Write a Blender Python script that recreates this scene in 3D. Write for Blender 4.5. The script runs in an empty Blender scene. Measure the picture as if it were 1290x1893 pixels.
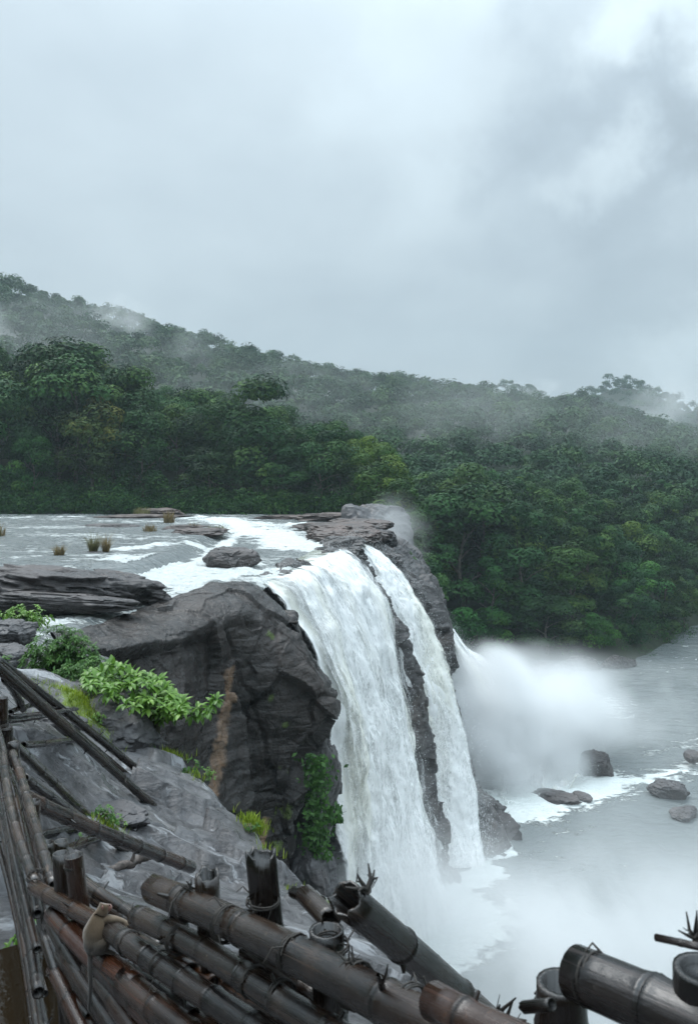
import bpy, bmesh, math, random
import numpy as np
from mathutils import Vector, Matrix

SC = bpy.context.scene
COL = SC.collection
R = math.radians
FPX, VH, UC = 1500.0, 880.0, 645.0          # focal length in photo pixels, horizon row, centre column

# ------------------------------------------------------------------ camera, sky, sun, exposure
cam_d = bpy.data.cameras.new("camera")
cam = bpy.data.objects.new("camera", cam_d); COL.objects.link(cam)
cam.location = (0, 0, 0); cam.rotation_euler = (R(90), 0, 0)
cam_d.sensor_fit = 'VERTICAL'; cam_d.sensor_height = 36.0; cam_d.sensor_width = 24.5
cam_d.lens = 36.0 * FPX / 1893.0
cam_d.shift_y = -(946.5 - VH) / 1893.0
cam_d.clip_start = 0.05; cam_d.clip_end = 6000
cam_d.dof.use_dof = True; cam_d.dof.focus_distance = 60.0; cam_d.dof.aperture_fstop = 9.0
SC.camera = cam

SUN_EL, SUN_AZ = R(60), R(325)               # azimuth clockwise from +Y
def setup_nodes(nt):
    nt.nodes.clear()
def nd(nt, typ, ins=None, **props):
    n = nt.nodes.new(typ)
    for k, v in props.items(): setattr(n, k, v)
    for k, v in (ins or {}).items():
        s = n.inputs[k]
        if isinstance(v, bpy.types.NodeSocket): nt.links.new(v, s)
        else: s.default_value = v
    return n
def math_(nt, op, a, b=0.0, clamp=False):
    return nd(nt, 'ShaderNodeMath', {0: a, 1: b}, operation=op, use_clamp=clamp).outputs[0]
def remap(nt, x, a, b, c=0.0, d=1.0, smooth=True):
    return nd(nt, 'ShaderNodeMapRange', {0: x, 1: a, 2: b, 3: c, 4: d}, interpolation_type='SMOOTHSTEP' if smooth else 'LINEAR').outputs[0]
def mixc(nt, f, a, b, mode='MIX'):
    n = nt.nodes.new('ShaderNodeMix'); n.data_type = 'RGBA'; n.blend_type = mode
    for s, v in ((n.inputs[0], f), (n.inputs[6], a), (n.inputs[7], b)):
        if isinstance(v, bpy.types.NodeSocket): nt.links.new(v, s)
        else: s.default_value = (v if not isinstance(v, tuple) or len(v) == 4 else (*v, 1))
    return n.outputs[2]
def vscale(nt, vec, s):
    return nd(nt, 'ShaderNodeVectorMath', {0: vec, 1: s}, operation='MULTIPLY').outputs[0]
def noise(nt, vec, scale, detail=6, rough=0.55, dist=0.0, lac=2.0):
    return nd(nt, 'ShaderNodeTexNoise', {'Vector': vec, 'Scale': scale, 'Detail': detail, 'Roughness': rough, 'Distortion': dist, 'Lacunarity': lac}).outputs['Fac']

W = bpy.data.worlds.new("World"); SC.world = W; W.use_nodes = True
nt = W.node_tree; setup_nodes(nt)
sky = nd(nt, 'ShaderNodeTexSky', sky_type='NISHITA', sun_disc=False, sun_elevation=SUN_EL, sun_rotation=SUN_AZ, air_density=1.2, dust_density=3.0)
tc = nd(nt, 'ShaderNodeTexCoord').outputs['Generated']
sep = nd(nt, 'ShaderNodeSeparateXYZ', {0: tc})
elev = math_(nt, 'MAXIMUM', sep.outputs[2], 0.0)
# overcast: brighter towards the zenith
lum = remap(nt, elev, 0.0, 0.62, 0.415, 0.80, smooth=False)
zen = remap(nt, elev, 0.45, 1.0, 0.0, 1.7)
lum = math_(nt, 'ADD', lum, zen)
def cdir(u, v):
    d = Vector(((u - UC) / FPX, 1.0, -(v - VH) / FPX)).normalized(); return tuple(d)
# flatten directions so that clouds stretch towards the horizon
zz = math_(nt, 'ADD', math_(nt, 'MULTIPLY', elev, 1.0), 0.35)
cx = math_(nt, 'DIVIDE', sep.outputs[0], zz); cy = math_(nt, 'DIVIDE', sep.outputs[1], zz)
cv = nd(nt, 'ShaderNodeCombineXYZ', {0: cx, 1: cy, 2: elev}).outputs[0]
big = noise(nt, cv, 1.6, 3, 0.5, 0.3)
med = noise(nt, cv, 4.2, 6, 0.5, 0.25)
def blob(u, v, rad, warp=None):
    dst = nd(nt, 'ShaderNodeVectorMath', {0: warped, 1: cdir(u, v)}, operation='DISTANCE').outputs['Value']
    return remap(nt, dst, rad, 0.0, 0.0, 1.0)
wn = nd(nt, 'ShaderNodeTexNoise', {'Vector': tc, 'Scale': 7.0, 'Detail': 5.0, 'Roughness': 0.55}).outputs['Color']
wn = vscale(nt, nd(nt, 'ShaderNodeVectorMath', {0: wn, 1: (0.5, 0.5, 0.5)}, operation='SUBTRACT').outputs[0], (0.30, 0.30, 0.30))
warped = nd(nt, 'ShaderNodeVectorMath', {0: tc, 1: wn}, operation='ADD').outputs[0]
sky_mod = None
for (u, v, rad, amp) in ((980, 200, .12, -.13), (1100, 190, .10, -.14), (1280, 190, .12, -.26), (1180, 330, .12, -.10), (930, 300, .10, -.07), (1010, 60, .08, -.09),
                         (1190, 80, .11, .24), (1260, 20, .10, .14), (1085, 320, .07, .26), (820, 130, .2, .08), (760, 290, .20, .12), (300, 190, .26, .03), (1270, 310, .05, .16),
                         (1290, 690, .10, .22), (1010, 620, .16, -.06), (1200, 480, .18, -.10), (420, 480, .2, .03), (150, 60, .2, -.04)):
    t = math_(nt, 'MULTIPLY', blob(u, v, rad), amp)
    sky_mod = t if sky_mod is None else math_(nt, 'ADD', sky_mod, t)
cl = math_(nt, 'ADD', math_(nt, 'MULTIPLY', math_(nt, 'SUBTRACT', big, 0.5), 0.20), math_(nt, 'MULTIPLY', math_(nt, 'SUBTRACT', med, 0.5), 0.24))
cl = math_(nt, 'ADD', math_(nt, 'ADD', cl, sky_mod), 1.0)
lum = math_(nt, 'MULTIPLY', lum, cl)
tint = mixc(nt, remap(nt, cl, 0.8, 1.15), (0.79, 0.955, 1.085), (0.83, 0.98, 1.075))
ccol = nd(nt, 'ShaderNodeVectorMath', {0: tint, 'Scale': lum}, operation='SCALE').outputs[0]
b1 = nd(nt, 'ShaderNodeBackground', {'Color': sky.outputs[0], 'Strength': 0.08})
b2 = nd(nt, 'ShaderNodeBackground', {'Color': ccol, 'Strength': 1.0})
mx = nd(nt, 'ShaderNodeMixShader', {0: 0.94, 1: b1.outputs[0], 2: b2.outputs[0]})
nd(nt, 'ShaderNodeOutputWorld', {'Surface': mx.outputs[0]})

sl = bpy.data.lights.new("sun", 'SUN'); sl.energy = 1.4; sl.angle = R(25); sl.color = (1.0, 0.97, 0.93)
so = bpy.data.objects.new("sun", sl); COL.objects.link(so)
sd = Vector((math.sin(SUN_AZ) * math.cos(SUN_EL), math.cos(SUN_AZ) * math.cos(SUN_EL), math.sin(SUN_EL)))
so.rotation_euler = sd.to_track_quat('Z', 'Y').to_euler()
so.location = (0, -20, 60)

SC.view_settings.view_transform = 'Standard'; SC.view_settings.look = 'None'
SC.view_settings.exposure = 0.25; SC.view_settings.gamma = 1.0
cy_ = SC.cycles
cy_.use_denoising = True; cy_.max_bounces = 8; cy_.diffuse_bounces = 3; cy_.glossy_bounces = 3; cy_.transmission_bounces = 2
cy_.transparent_max_bounces = 24; cy_.volume_bounces = 8
cy_.caustics_reflective = False; cy_.caustics_refractive = False
cy_.volume_step_rate = 1.0; cy_.volume_max_steps = 128

# ------------------------------------------------------------------ helpers: space, noise, meshes
def P(u, v, d): return np.array([(u - UC) / FPX * d, d, -(v - VH) / FPX * d])
def PZ(u, v, z): return P(u, v, -z * FPX / (v - VH))
rng = np.random.default_rng(7); random.seed(7)

_perm = np.random.default_rng(3).permutation(256).astype(np.int64); _perm = np.concatenate([_perm, _perm, _perm])
_g = np.random.default_rng(5).normal(size=(256, 3)); _g /= np.linalg.norm(_g, axis=1)[:, None]
def pn(p):
    p = np.asarray(p, float); i = np.floor(p).astype(np.int64); f = p - i; i &= 255
    u = f * f * f * (f * (f * 6 - 15) + 10)
    def c(dx, dy, dz):
        h = _perm[_perm[_perm[(i[:, 0] + dx) & 255] + ((i[:, 1] + dy) & 255)] + ((i[:, 2] + dz) & 255)]
        g = _g[h]
        return g[:, 0] * (f[:, 0] - dx) + g[:, 1] * (f[:, 1] - dy) + g[:, 2] * (f[:, 2] - dz)
    l = lambda a, b, t: a + t * (b - a)
    x00 = l(c(0,0,0), c(1,0,0), u[:, 0]); x10 = l(c(0,1,0), c(1,1,0), u[:, 0])
    x01 = l(c(0,0,1), c(1,0,1), u[:, 0]); x11 = l(c(0,1,1), c(1,1,1), u[:, 0])
    return l(l(x00, x10, u[:, 1]), l(x01, x11, u[:, 1]), u[:, 2])
def fbm(p, o=5, lac=2.03, gain=.5):
    p = np.asarray(p, float); s = 0; a = 1.0
    for k in range(o): s = s + a * pn(p + 17.3 * k); p = p * lac; a *= gain
    return s
def ridged(p, o=4, gain=.5):
    p = np.asarray(p, float); s = 0; a = 1.0
    for k in range(o): s = s + a * (1 - 2.2 * np.abs(pn(p + 9.1 * k))); p = p * 2.1; a *= gain
    return s
def facet(p, seed=0, tilt=.8):
    """angular fracture noise: every Voronoi cell is one tilted plane"""
    p = np.asarray(p, float); b = np.floor(p).astype(np.int64); best = np.full(len(p), 1e9); val = np.zeros(len(p))
    for dx in (-1, 0, 1):
        for dy in (-1, 0, 1):
            for dz in (-1, 0, 1):
                c = b + [dx, dy, dz]; h = _perm[_perm[_perm[(c[:, 0] + seed) & 255] + (c[:, 1] & 255)] + (c[:, 2] & 255)]
                q = p - (c + .5 + .36 * _g[h]); d = np.einsum('ij,ij->i', q, q); m = d < best
                best[m] = d[m]; val[m] = ((h[m] / 255.0) - .5) + tilt * np.einsum('ij,ij->i', _g[(h[m] + 91) & 255], q[m])
    return val
def sstep(x, a, b):
    t = np.clip((x - a) / (b - a), 0, 1); return t * t * (3 - 2 * t)

def mesh_np(name, V, F, smooth=True, attrs=None, uv=None):
    V = np.asarray(V, np.float32); F = np.asarray(F, np.int32)
    me = bpy.data.meshes.new(name)
    me.vertices.add(len(V)); me.vertices.foreach_set('co', V.ravel())
    k = F.shape[1]; me.loops.add(F.size); me.loops.foreach_set('vertex_index', F.ravel())
    me.polygons.add(len(F)); me.polygons.foreach_set('loop_start', np.arange(0, F.size, k, dtype=np.int32))
    me.polygons.foreach_set('use_smooth', np.full(len(F), smooth))
    me.update(calc_edges=True)
    for a, val in (attrs or {}).items():
        me.attributes.new(a, 'FLOAT', 'POINT').data.foreach_set('value', np.asarray(val, np.float32))
    if uv is not None:
        l = me.uv_layers.new(name='UVMap'); l.data.foreach_set('uv', np.asarray(uv, np.float32)[F.ravel()].ravel())
    return me
def link(name, me, mat, parent=None, loc=None):
    o = bpy.data.objects.new(name, me); COL.objects.link(o)
    if mat is not None and len(me.materials) == 0: me.materials.append(mat)
    if parent is not None: o.parent = parent
    if loc is not None: o.location = tuple(loc)
    return o
def tag(o, label=None, cat=None, group=None, kind=None):
    if label: o['label'] = label
    if cat: o['category'] = cat
    if group: o['group'] = group
    if kind: o['kind'] = kind
    return o
def empty(name, loc, label, cat, group=None):
    o = bpy.data.objects.new(name, None); COL.objects.link(o); o.location = tuple(loc); o.empty_display_size = .3
    return tag(o, label, cat, group)
def grid_faces(nr, nc, flip=False):
    r, c = np.meshgrid(np.arange(nr - 1), np.arange(nc - 1), indexing='ij')
    a = (r * nc + c).ravel(); q = np.stack([a, a + 1, a + nc + 1, a + nc], 1)
    return q[:, ::-1] if flip else q
def cr(ctrl, t):
    """Catmull-Rom along axis 0."""
    c = np.asarray(ctrl, float); n = len(c); t = np.clip(np.asarray(t, float), 0, n - 1 - 1e-9)
    i = np.floor(t).astype(int); f = (t - i).reshape((-1,) + (1,) * (c.ndim - 1))
    g = lambda k: c[np.clip(i + k, 0, n - 1)]
    p0, p1, p2, p3 = g(-1), g(0), g(1), g(2)
    return .5 * (2 * p1 + (p2 - p0) * f + (2 * p0 - 5 * p1 + 4 * p2 - p3) * f * f + (3 * p1 - p0 - 3 * p2 + p3) * f ** 3)
def loft(ctrl, nr, nc):
    c = np.asarray(ctrl, float)
    a = cr(c, np.linspace(0, c.shape[0] - 1, nr))
    return cr(a.transpose(1, 0, 2), np.linspace(0, c.shape[1] - 1, nc)).transpose(1, 0, 2)
def gnormals(G):
    n = np.cross(np.gradient(G, axis=0), np.gradient(G, axis=1)); return n / (np.linalg.norm(n, axis=2, keepdims=True) + 1e-9)
def polydist(xy, poly):
    poly = np.asarray(poly, float); best = np.full(len(xy), 1e9); side = np.zeros(len(xy)); at = np.zeros(len(xy))
    for k, (a, b) in enumerate(zip(poly[:-1], poly[1:])):
        ab = b - a; t = np.clip(((xy - a) @ ab) / (ab @ ab), 0, 1); q = xy - a - t[:, None] * ab
        d = np.hypot(q[:, 0], q[:, 1]); m = d < best
        best[m] = d[m]; side[m] = np.sign(ab[0] * (xy[:, 1] - a[1]) - ab[1] * (xy[:, 0] - a[0]))[m]; at[m] = (k + t)[m]
    return best, side, at

# ------------------------------------------------------------------ materials
def mat_new(name):
    m = bpy.data.materials.new(name); m.use_nodes = True; setup_nodes(m.node_tree); return m, m.node_tree
def attr(nt, a, typ='GEOMETRY'): return nd(nt, 'ShaderNodeAttribute', attribute_name=a, attribute_type=typ).outputs
def out(nt, s, v=None):
    o = nd(nt, 'ShaderNodeOutputMaterial', {'Surface': s} if s is not None else {})
    if v is not None: nt.links.new(v, o.inputs['Volume'])
def rock_mat(name, dark, light, size=1.0, rough=(.28, .62), bump=.12, streak=.5, warm=(.12, .085, .065), wet=.5):
    m, nt = mat_new(name)
    pos = nd(nt, 'ShaderNodeNewGeometry').outputs['Position']
    n1 = noise(nt, vscale(nt, pos, (.28 / size,) * 3), 1.0, 8, .6, .4)
    n2 = noise(nt, vscale(nt, pos, (2.2 / size,) * 3), 1.0, 10, .68, .2)
    n3 = noise(nt, vscale(nt, pos, (11 / size,) * 3), 1.0, 6, .7)
    st = noise(nt, vscale(nt, pos, (.35 / size, .35 / size, 2.6 / size)), 1.0, 8, .62, .8)
    sk = noise(nt, vscale(nt, pos, (1.5 / size, 1.5 / size, .11 / size)), 1.0, 6, .6)
    f = math_(nt, 'ADD', math_(nt, 'ADD', math_(nt, 'MULTIPLY', n1, .5), math_(nt, 'MULTIPLY', n2, .35)), math_(nt, 'MULTIPLY', st, .35))
    c = mixc(nt, remap(nt, f, .42, .78), dark, light)
    c = mixc(nt, math_(nt, 'MULTIPLY', remap(nt, n1, .5, .75), .55), c, warm)
    c = mixc(nt, math_(nt, 'MULTIPLY', remap(nt, sk, .5, .62), streak), c, (dark[0] * .55, dark[1] * .55, dark[2] * .55))
    c = mixc(nt, math_(nt, 'MULTIPLY', remap(nt, n3, .62, .74), .35), c, (min(1, light[0] * 1.9), min(1, light[1] * 1.9), min(1, light[2] * 1.85)))
    stain = attr(nt, 'stain')['Fac']
    sc_ = mixc(nt, remap(nt, noise(nt, vscale(nt, pos, (2.5, 2.5, .6)), 1.0, 6, .6), .35, .65), (.28, .17, .10), (.18, .12, .08))
    c = mixc(nt, math_(nt, 'MULTIPLY', remap(nt, math_(nt, 'ADD', stain, math_(nt, 'MULTIPLY', math_(nt, 'SUBTRACT', n2, .5), 1.3)), .34, .74), .85), c, sc_)
    moss = attr(nt, 'moss')['Fac']
    c = mixc(nt, remap(nt, math_(nt, 'ADD', moss, math_(nt, 'MULTIPLY', math_(nt, 'SUBTRACT', n2, .5), 1.6)), .45, .65), c, (.09, .13, .025))
    vor = nd(nt, 'ShaderNodeTexVoronoi', {'Vector': vscale(nt, nd(nt, 'ShaderNodeVectorMath', {0: pos, 1: vscale(nt, nd(nt, 'ShaderNodeTexNoise', {'Vector': pos, 'Scale': .8 / size, 'Detail': 4.0}).outputs['Color'], (1.6 * size,) * 3)}, operation='ADD').outputs[0], (.45 / size, .45 / size, .9 / size)), 'Scale': 1.0}, feature='DISTANCE_TO_EDGE').outputs[0]
    crack = remap(nt, vor, 0.0, .035, 1.0, 0.0)
    crack = math_(nt, 'MULTIPLY', crack, remap(nt, n1, .42, .55))
    h = math_(nt, 'ADD', math_(nt, 'ADD', math_(nt, 'MULTIPLY', n2, .7), math_(nt, 'MULTIPLY', st, .9)), math_(nt, 'MULTIPLY', n3, .18))
    h = math_(nt, 'SUBTRACT', h, math_(nt, 'MULTIPLY', crack, .10))
    bmp = nd(nt, 'ShaderNodeBump', {'Height': h, 'Strength': .9, 'Distance': bump * size * 2})
    rr = remap(nt, math_(nt, 'ADD', math_(nt, 'MULTIPLY', n2, .6), math_(nt, 'MULTIPLY', n1, .5)), .42, .68, rough[0], rough[1])
    b = nd(nt, 'ShaderNodeBsdfPrincipled', {'Base Color': c, 'Roughness': rr, 'Normal': bmp.outputs[0], 'Specular IOR Level': wet})
    out(nt, b.outputs[0]); return m
M_cliff = rock_mat('wet dark cliff rock', (.012, .0098, .0088), (.043, .034, .030), 1.3, (.13, .42), .075, .45, (.040, .026, .020), wet=.5)
M_ledge = rock_mat('layered river rock', (.030, .027, .028), (.115, .102, .100), .8, (.25, .55), .10, .2, (.10, .075, .065))
M_red = rock_mat('reddish river rock', (.036, .027, .024), (.135, .100, .088), .9, (.3, .6), .09, .2, (.17, .11, .09))
M_bould = rock_mat('wet grey boulder', (.035, .034, .036), (.12, .115, .118), .5, (.3, .6), .06, .2, (.10, .08, .075))
M_falls_rock = rock_mat('spray wet rock', (.040, .038, .039), (.13, .12, .118), 1.2, (.25, .5), .10, .4, (.12, .09, .07))

def slab_mat():
    m, nt = mat_new('wet grey rock slab')
    pos = nd(nt, 'ShaderNodeNewGeometry').outputs['Position']
    sk = vscale(nt, pos, (1.0, 1.0, 1.0))
    n1 = noise(nt, sk, .55, 8, .58, .6); n2 = noise(nt, sk, 3.2, 10, .66, .3); n3 = noise(nt, sk, 16, 8, .78)
    rot = nd(nt, 'ShaderNodeMapping', {'Vector': pos, 'Rotation': (0, 0, R(35)), 'Scale': (.6, 3.2, 3.0)}).outputs[0]
    st = noise(nt, rot, 1.0, 9, .62, .9)
    f = math_(nt, 'ADD', math_(nt, 'ADD', math_(nt, 'MULTIPLY', n1, .5), math_(nt, 'MULTIPLY', n2, .3)), math_(nt, 'MULTIPLY', st, .3))
    c = mixc(nt, remap(nt, f, .42, .72), (.055, .054, .057), (.205, .202, .208))
    c = mixc(nt, math_(nt, 'MULTIPLY', remap(nt, n3, .56, .68), .6), c, (.26, .26, .27))
    c = mixc(nt, math_(nt, 'MULTIPLY', remap(nt, n3, .46, .36), .7), c, (.022, .021, .022))
    c = mixc(nt, math_(nt, 'MULTIPLY', remap(nt, n1, .52, .68), .5), c, (.10, .088, .080))
    moss = attr(nt, 'moss')['Fac']
    c = mixc(nt, remap(nt, math_(nt, 'ADD', moss, math_(nt, 'MULTIPLY', math_(nt, 'SUBTRACT', n2, .5), 1.6)), .45, .65), c, (.17, .24, .04))
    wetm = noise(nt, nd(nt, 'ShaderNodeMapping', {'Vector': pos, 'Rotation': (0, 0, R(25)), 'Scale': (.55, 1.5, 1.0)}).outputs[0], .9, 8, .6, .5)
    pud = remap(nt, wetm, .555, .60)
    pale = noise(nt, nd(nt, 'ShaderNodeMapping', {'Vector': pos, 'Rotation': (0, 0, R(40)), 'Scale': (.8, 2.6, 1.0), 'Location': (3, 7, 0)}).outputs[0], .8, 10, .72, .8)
    c = mixc(nt, math_(nt, 'MULTIPLY', remap(nt, pale, .55, .61), .75), c, (.42, .43, .45))  # pale sky sheen of the wet rock, painted into the base colour
    c = mixc(nt, math_(nt, 'MULTIPLY', remap(nt, st, .46, .38), .7), c, (.035, .034, .036))
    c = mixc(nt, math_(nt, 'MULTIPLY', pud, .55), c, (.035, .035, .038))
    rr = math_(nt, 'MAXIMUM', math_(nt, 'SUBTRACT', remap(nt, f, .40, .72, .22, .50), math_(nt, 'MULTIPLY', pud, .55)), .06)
    h = math_(nt, 'ADD', math_(nt, 'ADD', math_(nt, 'MULTIPLY', n2, .55), math_(nt, 'MULTIPLY', st, 1.0)), math_(nt, 'MULTIPLY', n3, .22))
    bs = math_(nt, 'MULTIPLY', math_(nt, 'SUBTRACT', 1.0, math_(nt, 'MULTIPLY', pud, .85)), .9)
    bmp = nd(nt, 'ShaderNodeBump', {'Height': h, 'Strength': bs, 'Distance': .13})
    b = nd(nt, 'ShaderNodeBsdfPrincipled', {'Base Color': c, 'Roughness': rr, 'Normal': bmp.outputs[0]})
    out(nt, b.outputs[0]); return m
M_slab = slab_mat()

def leaf_mat(name, c0, c1, c2, rough=.55, transl=.25, tintable=True, spec=.25):
    m, nt = mat_new(name)
    t = attr(nt, 'tone')['Fac']
    c = mixc(nt, remap(nt, t, .0, .55), c0, c1); c = mixc(nt, remap(nt, t, .55, 1.0), c, c2)
    if tintable: c = mixc(nt, 1.0, c, nd(nt, 'ShaderNodeObjectInfo').outputs['Color'], 'MULTIPLY')
    b = nd(nt, 'ShaderNodeBsdfPrincipled', {'Base Color': c, 'Roughness': rough, 'Specular IOR Level': spec})
    tr = nd(nt, 'ShaderNodeBsdfTranslucent', {'Color': c})
    out(nt, nd(nt, 'ShaderNodeMixShader', {0: transl, 1: b.outputs[0], 2: tr.outputs[0]}).outputs[0]); return m
M_leaf = leaf_mat('forest leaves', (.010, .033, .013), (.030, .088, .026), (.092, .165, .042), transl=.10, spec=.12)
M_far = leaf_mat('hill forest leaves', (.011, .036, .018), (.030, .080, .030), (.072, .135, .046), transl=.10, tintable=False, spec=.12)
M_bright = leaf_mat('bright broad leaves', (.07, .16, .02), (.13, .27, .035), (.22, .38, .06), .38, .3, False, .45)
M_bush = leaf_mat('dark bush leaves', (.030, .085, .018), (.062, .155, .030), (.11, .225, .045), .45, .25, False)
M_grass = leaf_mat('moss grass blades', (.14, .21, .018), (.25, .34, .035), (.38, .46, .07), .6, .3, False)
M_dry = leaf_mat('dry grass blades', (.14, .11, .045), (.24, .18, .08), (.34, .26, .13), .7, .2, False)
M_greytuft = leaf_mat('olive grass blades', (.10, .11, .04), (.18, .17, .07), (.28, .25, .12), .7, .2, False)
def plain_mat(name, c0, c1, scale=3.0, rough=.8, bump=.02):
    m, nt = mat_new(name)
    pos = nd(nt, 'ShaderNodeTexCoord').outputs['Object']
    n = noise(nt, pos, scale, 8, .65, .3)
    b = nd(nt, 'ShaderNodeBsdfPrincipled', {'Base Color': mixc(nt, remap(nt, n, .35, .65), c0, c1), 'Roughness': rough,
            'Normal': nd(nt, 'ShaderNodeBump', {'Height': n, 'Strength': .6, 'Distance': bump}).outputs[0]})
    out(nt, b.outputs[0]); return m
M_bark = plain_mat('tree bark', (.06, .05, .04), (.17, .15, .125), 2.0)
M_ground = plain_mat('forest floor', (.010, .022, .009), (.026, .036, .016), .25, .95, .3)
M_twig = plain_mat('green twig', (.06, .07, .03), (.13, .12, .06), 20)

def water_mat(name, deep, foamc, sx, bump, rough=.07, ripple=1.0, rot=0.0, ramp=(.52, .70)):
    m, nt = mat_new(name)
    pos = nd(nt, 'ShaderNodeNewGeometry').outputs['Position']
    mp = nd(nt, 'ShaderNodeMapping', {'Vector': pos, 'Rotation': (0, 0, R(rot)), 'Scale': sx}).outputs[0]
    a = noise(nt, mp, 1.1 * ripple, 5, .6, .5); b_ = noise(nt, mp, 4.5 * ripple, 5, .62, .6)
    f1 = noise(nt, mp, 1.3 * ripple, 10, .68, 1.0); f2 = noise(nt, mp, 5.0 * ripple, 8, .7, .8)
    foam = attr(nt, 'foam')['Fac']
    fm = math_(nt, 'ADD', foam, math_(nt, 'ADD', math_(nt, 'MULTIPLY', math_(nt, 'SUBTRACT', f1, .5), 1.5), math_(nt, 'MULTIPLY', math_(nt, 'SUBTRACT', f2, .5), .9)))
    fm = remap(nt, fm, ramp[0], ramp[1])
    h = math_(nt, 'ADD', math_(nt, 'ADD', a, math_(nt, 'MULTIPLY', b_, .35)), math_(nt, 'MULTIPLY', math_(nt, 'MULTIPLY', f2, fm), .6))
    bmp = nd(nt, 'ShaderNodeBump', {'Height': h, 'Strength': 1.0, 'Distance': bump})
    c = mixc(nt, fm, deep, foamc)
    rr = remap(nt, fm, 0, 1, rough, .75)
    b = nd(nt, 'ShaderNodeBsdfPrincipled', {'Base Color': c, 'Roughness': rr, 'Normal': bmp.outputs[0], 'IOR': 1.33, 'Specular IOR Level': .5})
    out(nt, b.outputs[0]); return m
M_river = water_mat('river water', (.21, .23, .23), (.80, .83, .81), (.35, 1.0, 1.0), .45, .18, 1.0, -18)
M_pool = water_mat('pool water', (.17, .19, .19), (.78, .82, .80), (.30, .5, .5), .40, .12, .8, 10)

def falls_mat(name, lo=.1, hi=.45, glass=(.30, .31, .25), streak_amt=1.0, seed=0.0, grey=(.80, .825, .83)):
    m, nt = mat_new(name)
    uv = nd(nt, 'ShaderNodeTexCoord').outputs['UV']
    def nz(sx, sy, d=6, r=.6, off=0.0, dist=.2):
        mp = nd(nt, 'ShaderNodeMapping', {'Vector': uv, 'Scale': (sx, sy, 1), 'Location': (seed + off, seed * .7 + off, 0)}).outputs[0]
        return noise(nt, mp, 1.0, d, r, dist)
    s0 = nz(.30, .050, 5, .55, 3.1); s1 = nz(.85, .11, 8, .60, 0, .5); s2 = nz(2.6, .62, 8, .66, 7.7, .6); s3 = nz(6.5, 3.2, 5, .72, 1.9, .6); s4 = nz(.75, .34, 6, .6, 4.4, .6)
    edge = attr(nt, 'edge')['Fac']; tt = attr(nt, 'fall')['Fac']
    sub = lambda q, k: math_(nt, 'MULTIPLY', math_(nt, 'SUBTRACT', q, .5), k)
    st = math_(nt, 'ADD', math_(nt, 'ADD', sub(s1, 1.3), sub(s2, 1.0)), sub(s3, 1.1))
    al = remap(nt, math_(nt, 'ADD', edge, math_(nt, 'MULTIPLY', st, .55 * streak_amt)), lo, hi)
    puff_ = math_(nt, 'ADD', math_(nt, 'ADD', math_(nt, 'MULTIPLY', sub(s1, .8), remap(nt, tt, .15, .7, 1.0, .45)), sub(s4, .9)), math_(nt, 'ADD', sub(s3, .35), sub(s2, .45)))
    thin = remap(nt, math_(nt, 'ADD', math_(nt, 'ADD', puff_, sub(s0, 1.2)), remap(nt, tt, .1, .75, -.05, .42)), -.65, .35)
    c = mixc(nt, thin, grey, (.98, .98, .97))
    c = mixc(nt, math_(nt, 'MULTIPLY', remap(nt, s0, .50, .66), .55), c, (.90, .885, .76))
    lipf = math_(nt, 'ADD', tt, math_(nt, 'ADD', sub(s1, .42), sub(s2, .16)))
    lipf = remap(nt, lipf, .05, .15)
    c = mixc(nt, lipf, mixc(nt, remap(nt, s2, .42, .72), glass, (.62, .65, .60)), c)
    h = math_(nt, 'ADD', math_(nt, 'ADD', s1, math_(nt, 'MULTIPLY', s4, .8)), math_(nt, 'ADD', math_(nt, 'MULTIPLY', s2, .4), math_(nt, 'MULTIPLY', s3, .25)))
    bmp = nd(nt, 'ShaderNodeBump', {'Height': h, 'Strength': .32, 'Distance': .25})
    b = nd(nt, 'ShaderNodeBsdfPrincipled', {'Base Color': c, 'Roughness': remap(nt, lipf, 0, 1, .2, .9), 'Normal': bmp.outputs[0], 'Specular IOR Level': .2})
    tl = nd(nt, 'ShaderNodeBsdfTranslucent', {'Color': c}); b = nd(nt, 'ShaderNodeMixShader', {0: .12, 1: b.outputs[0], 2: tl.outputs[0]})
    tr = nd(nt, 'ShaderNodeBsdfTransparent')
    out(nt, nd(nt, 'ShaderNodeMixShader', {0: al, 1: tr.outputs[0], 2: b.outputs[0]}).outputs[0]); return m
M_fall = falls_mat('falling water', .02, .40)
M_veil = falls_mat('falling water veil', .40, 1.20, streak_amt=1.9, seed=5.3, grey=(.80, .83, .84))
M_thin = falls_mat('thin falling water', .12, .85, (.22, .23, .21), 1.3, 11.7, grey=(.72, .745, .75))

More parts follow.
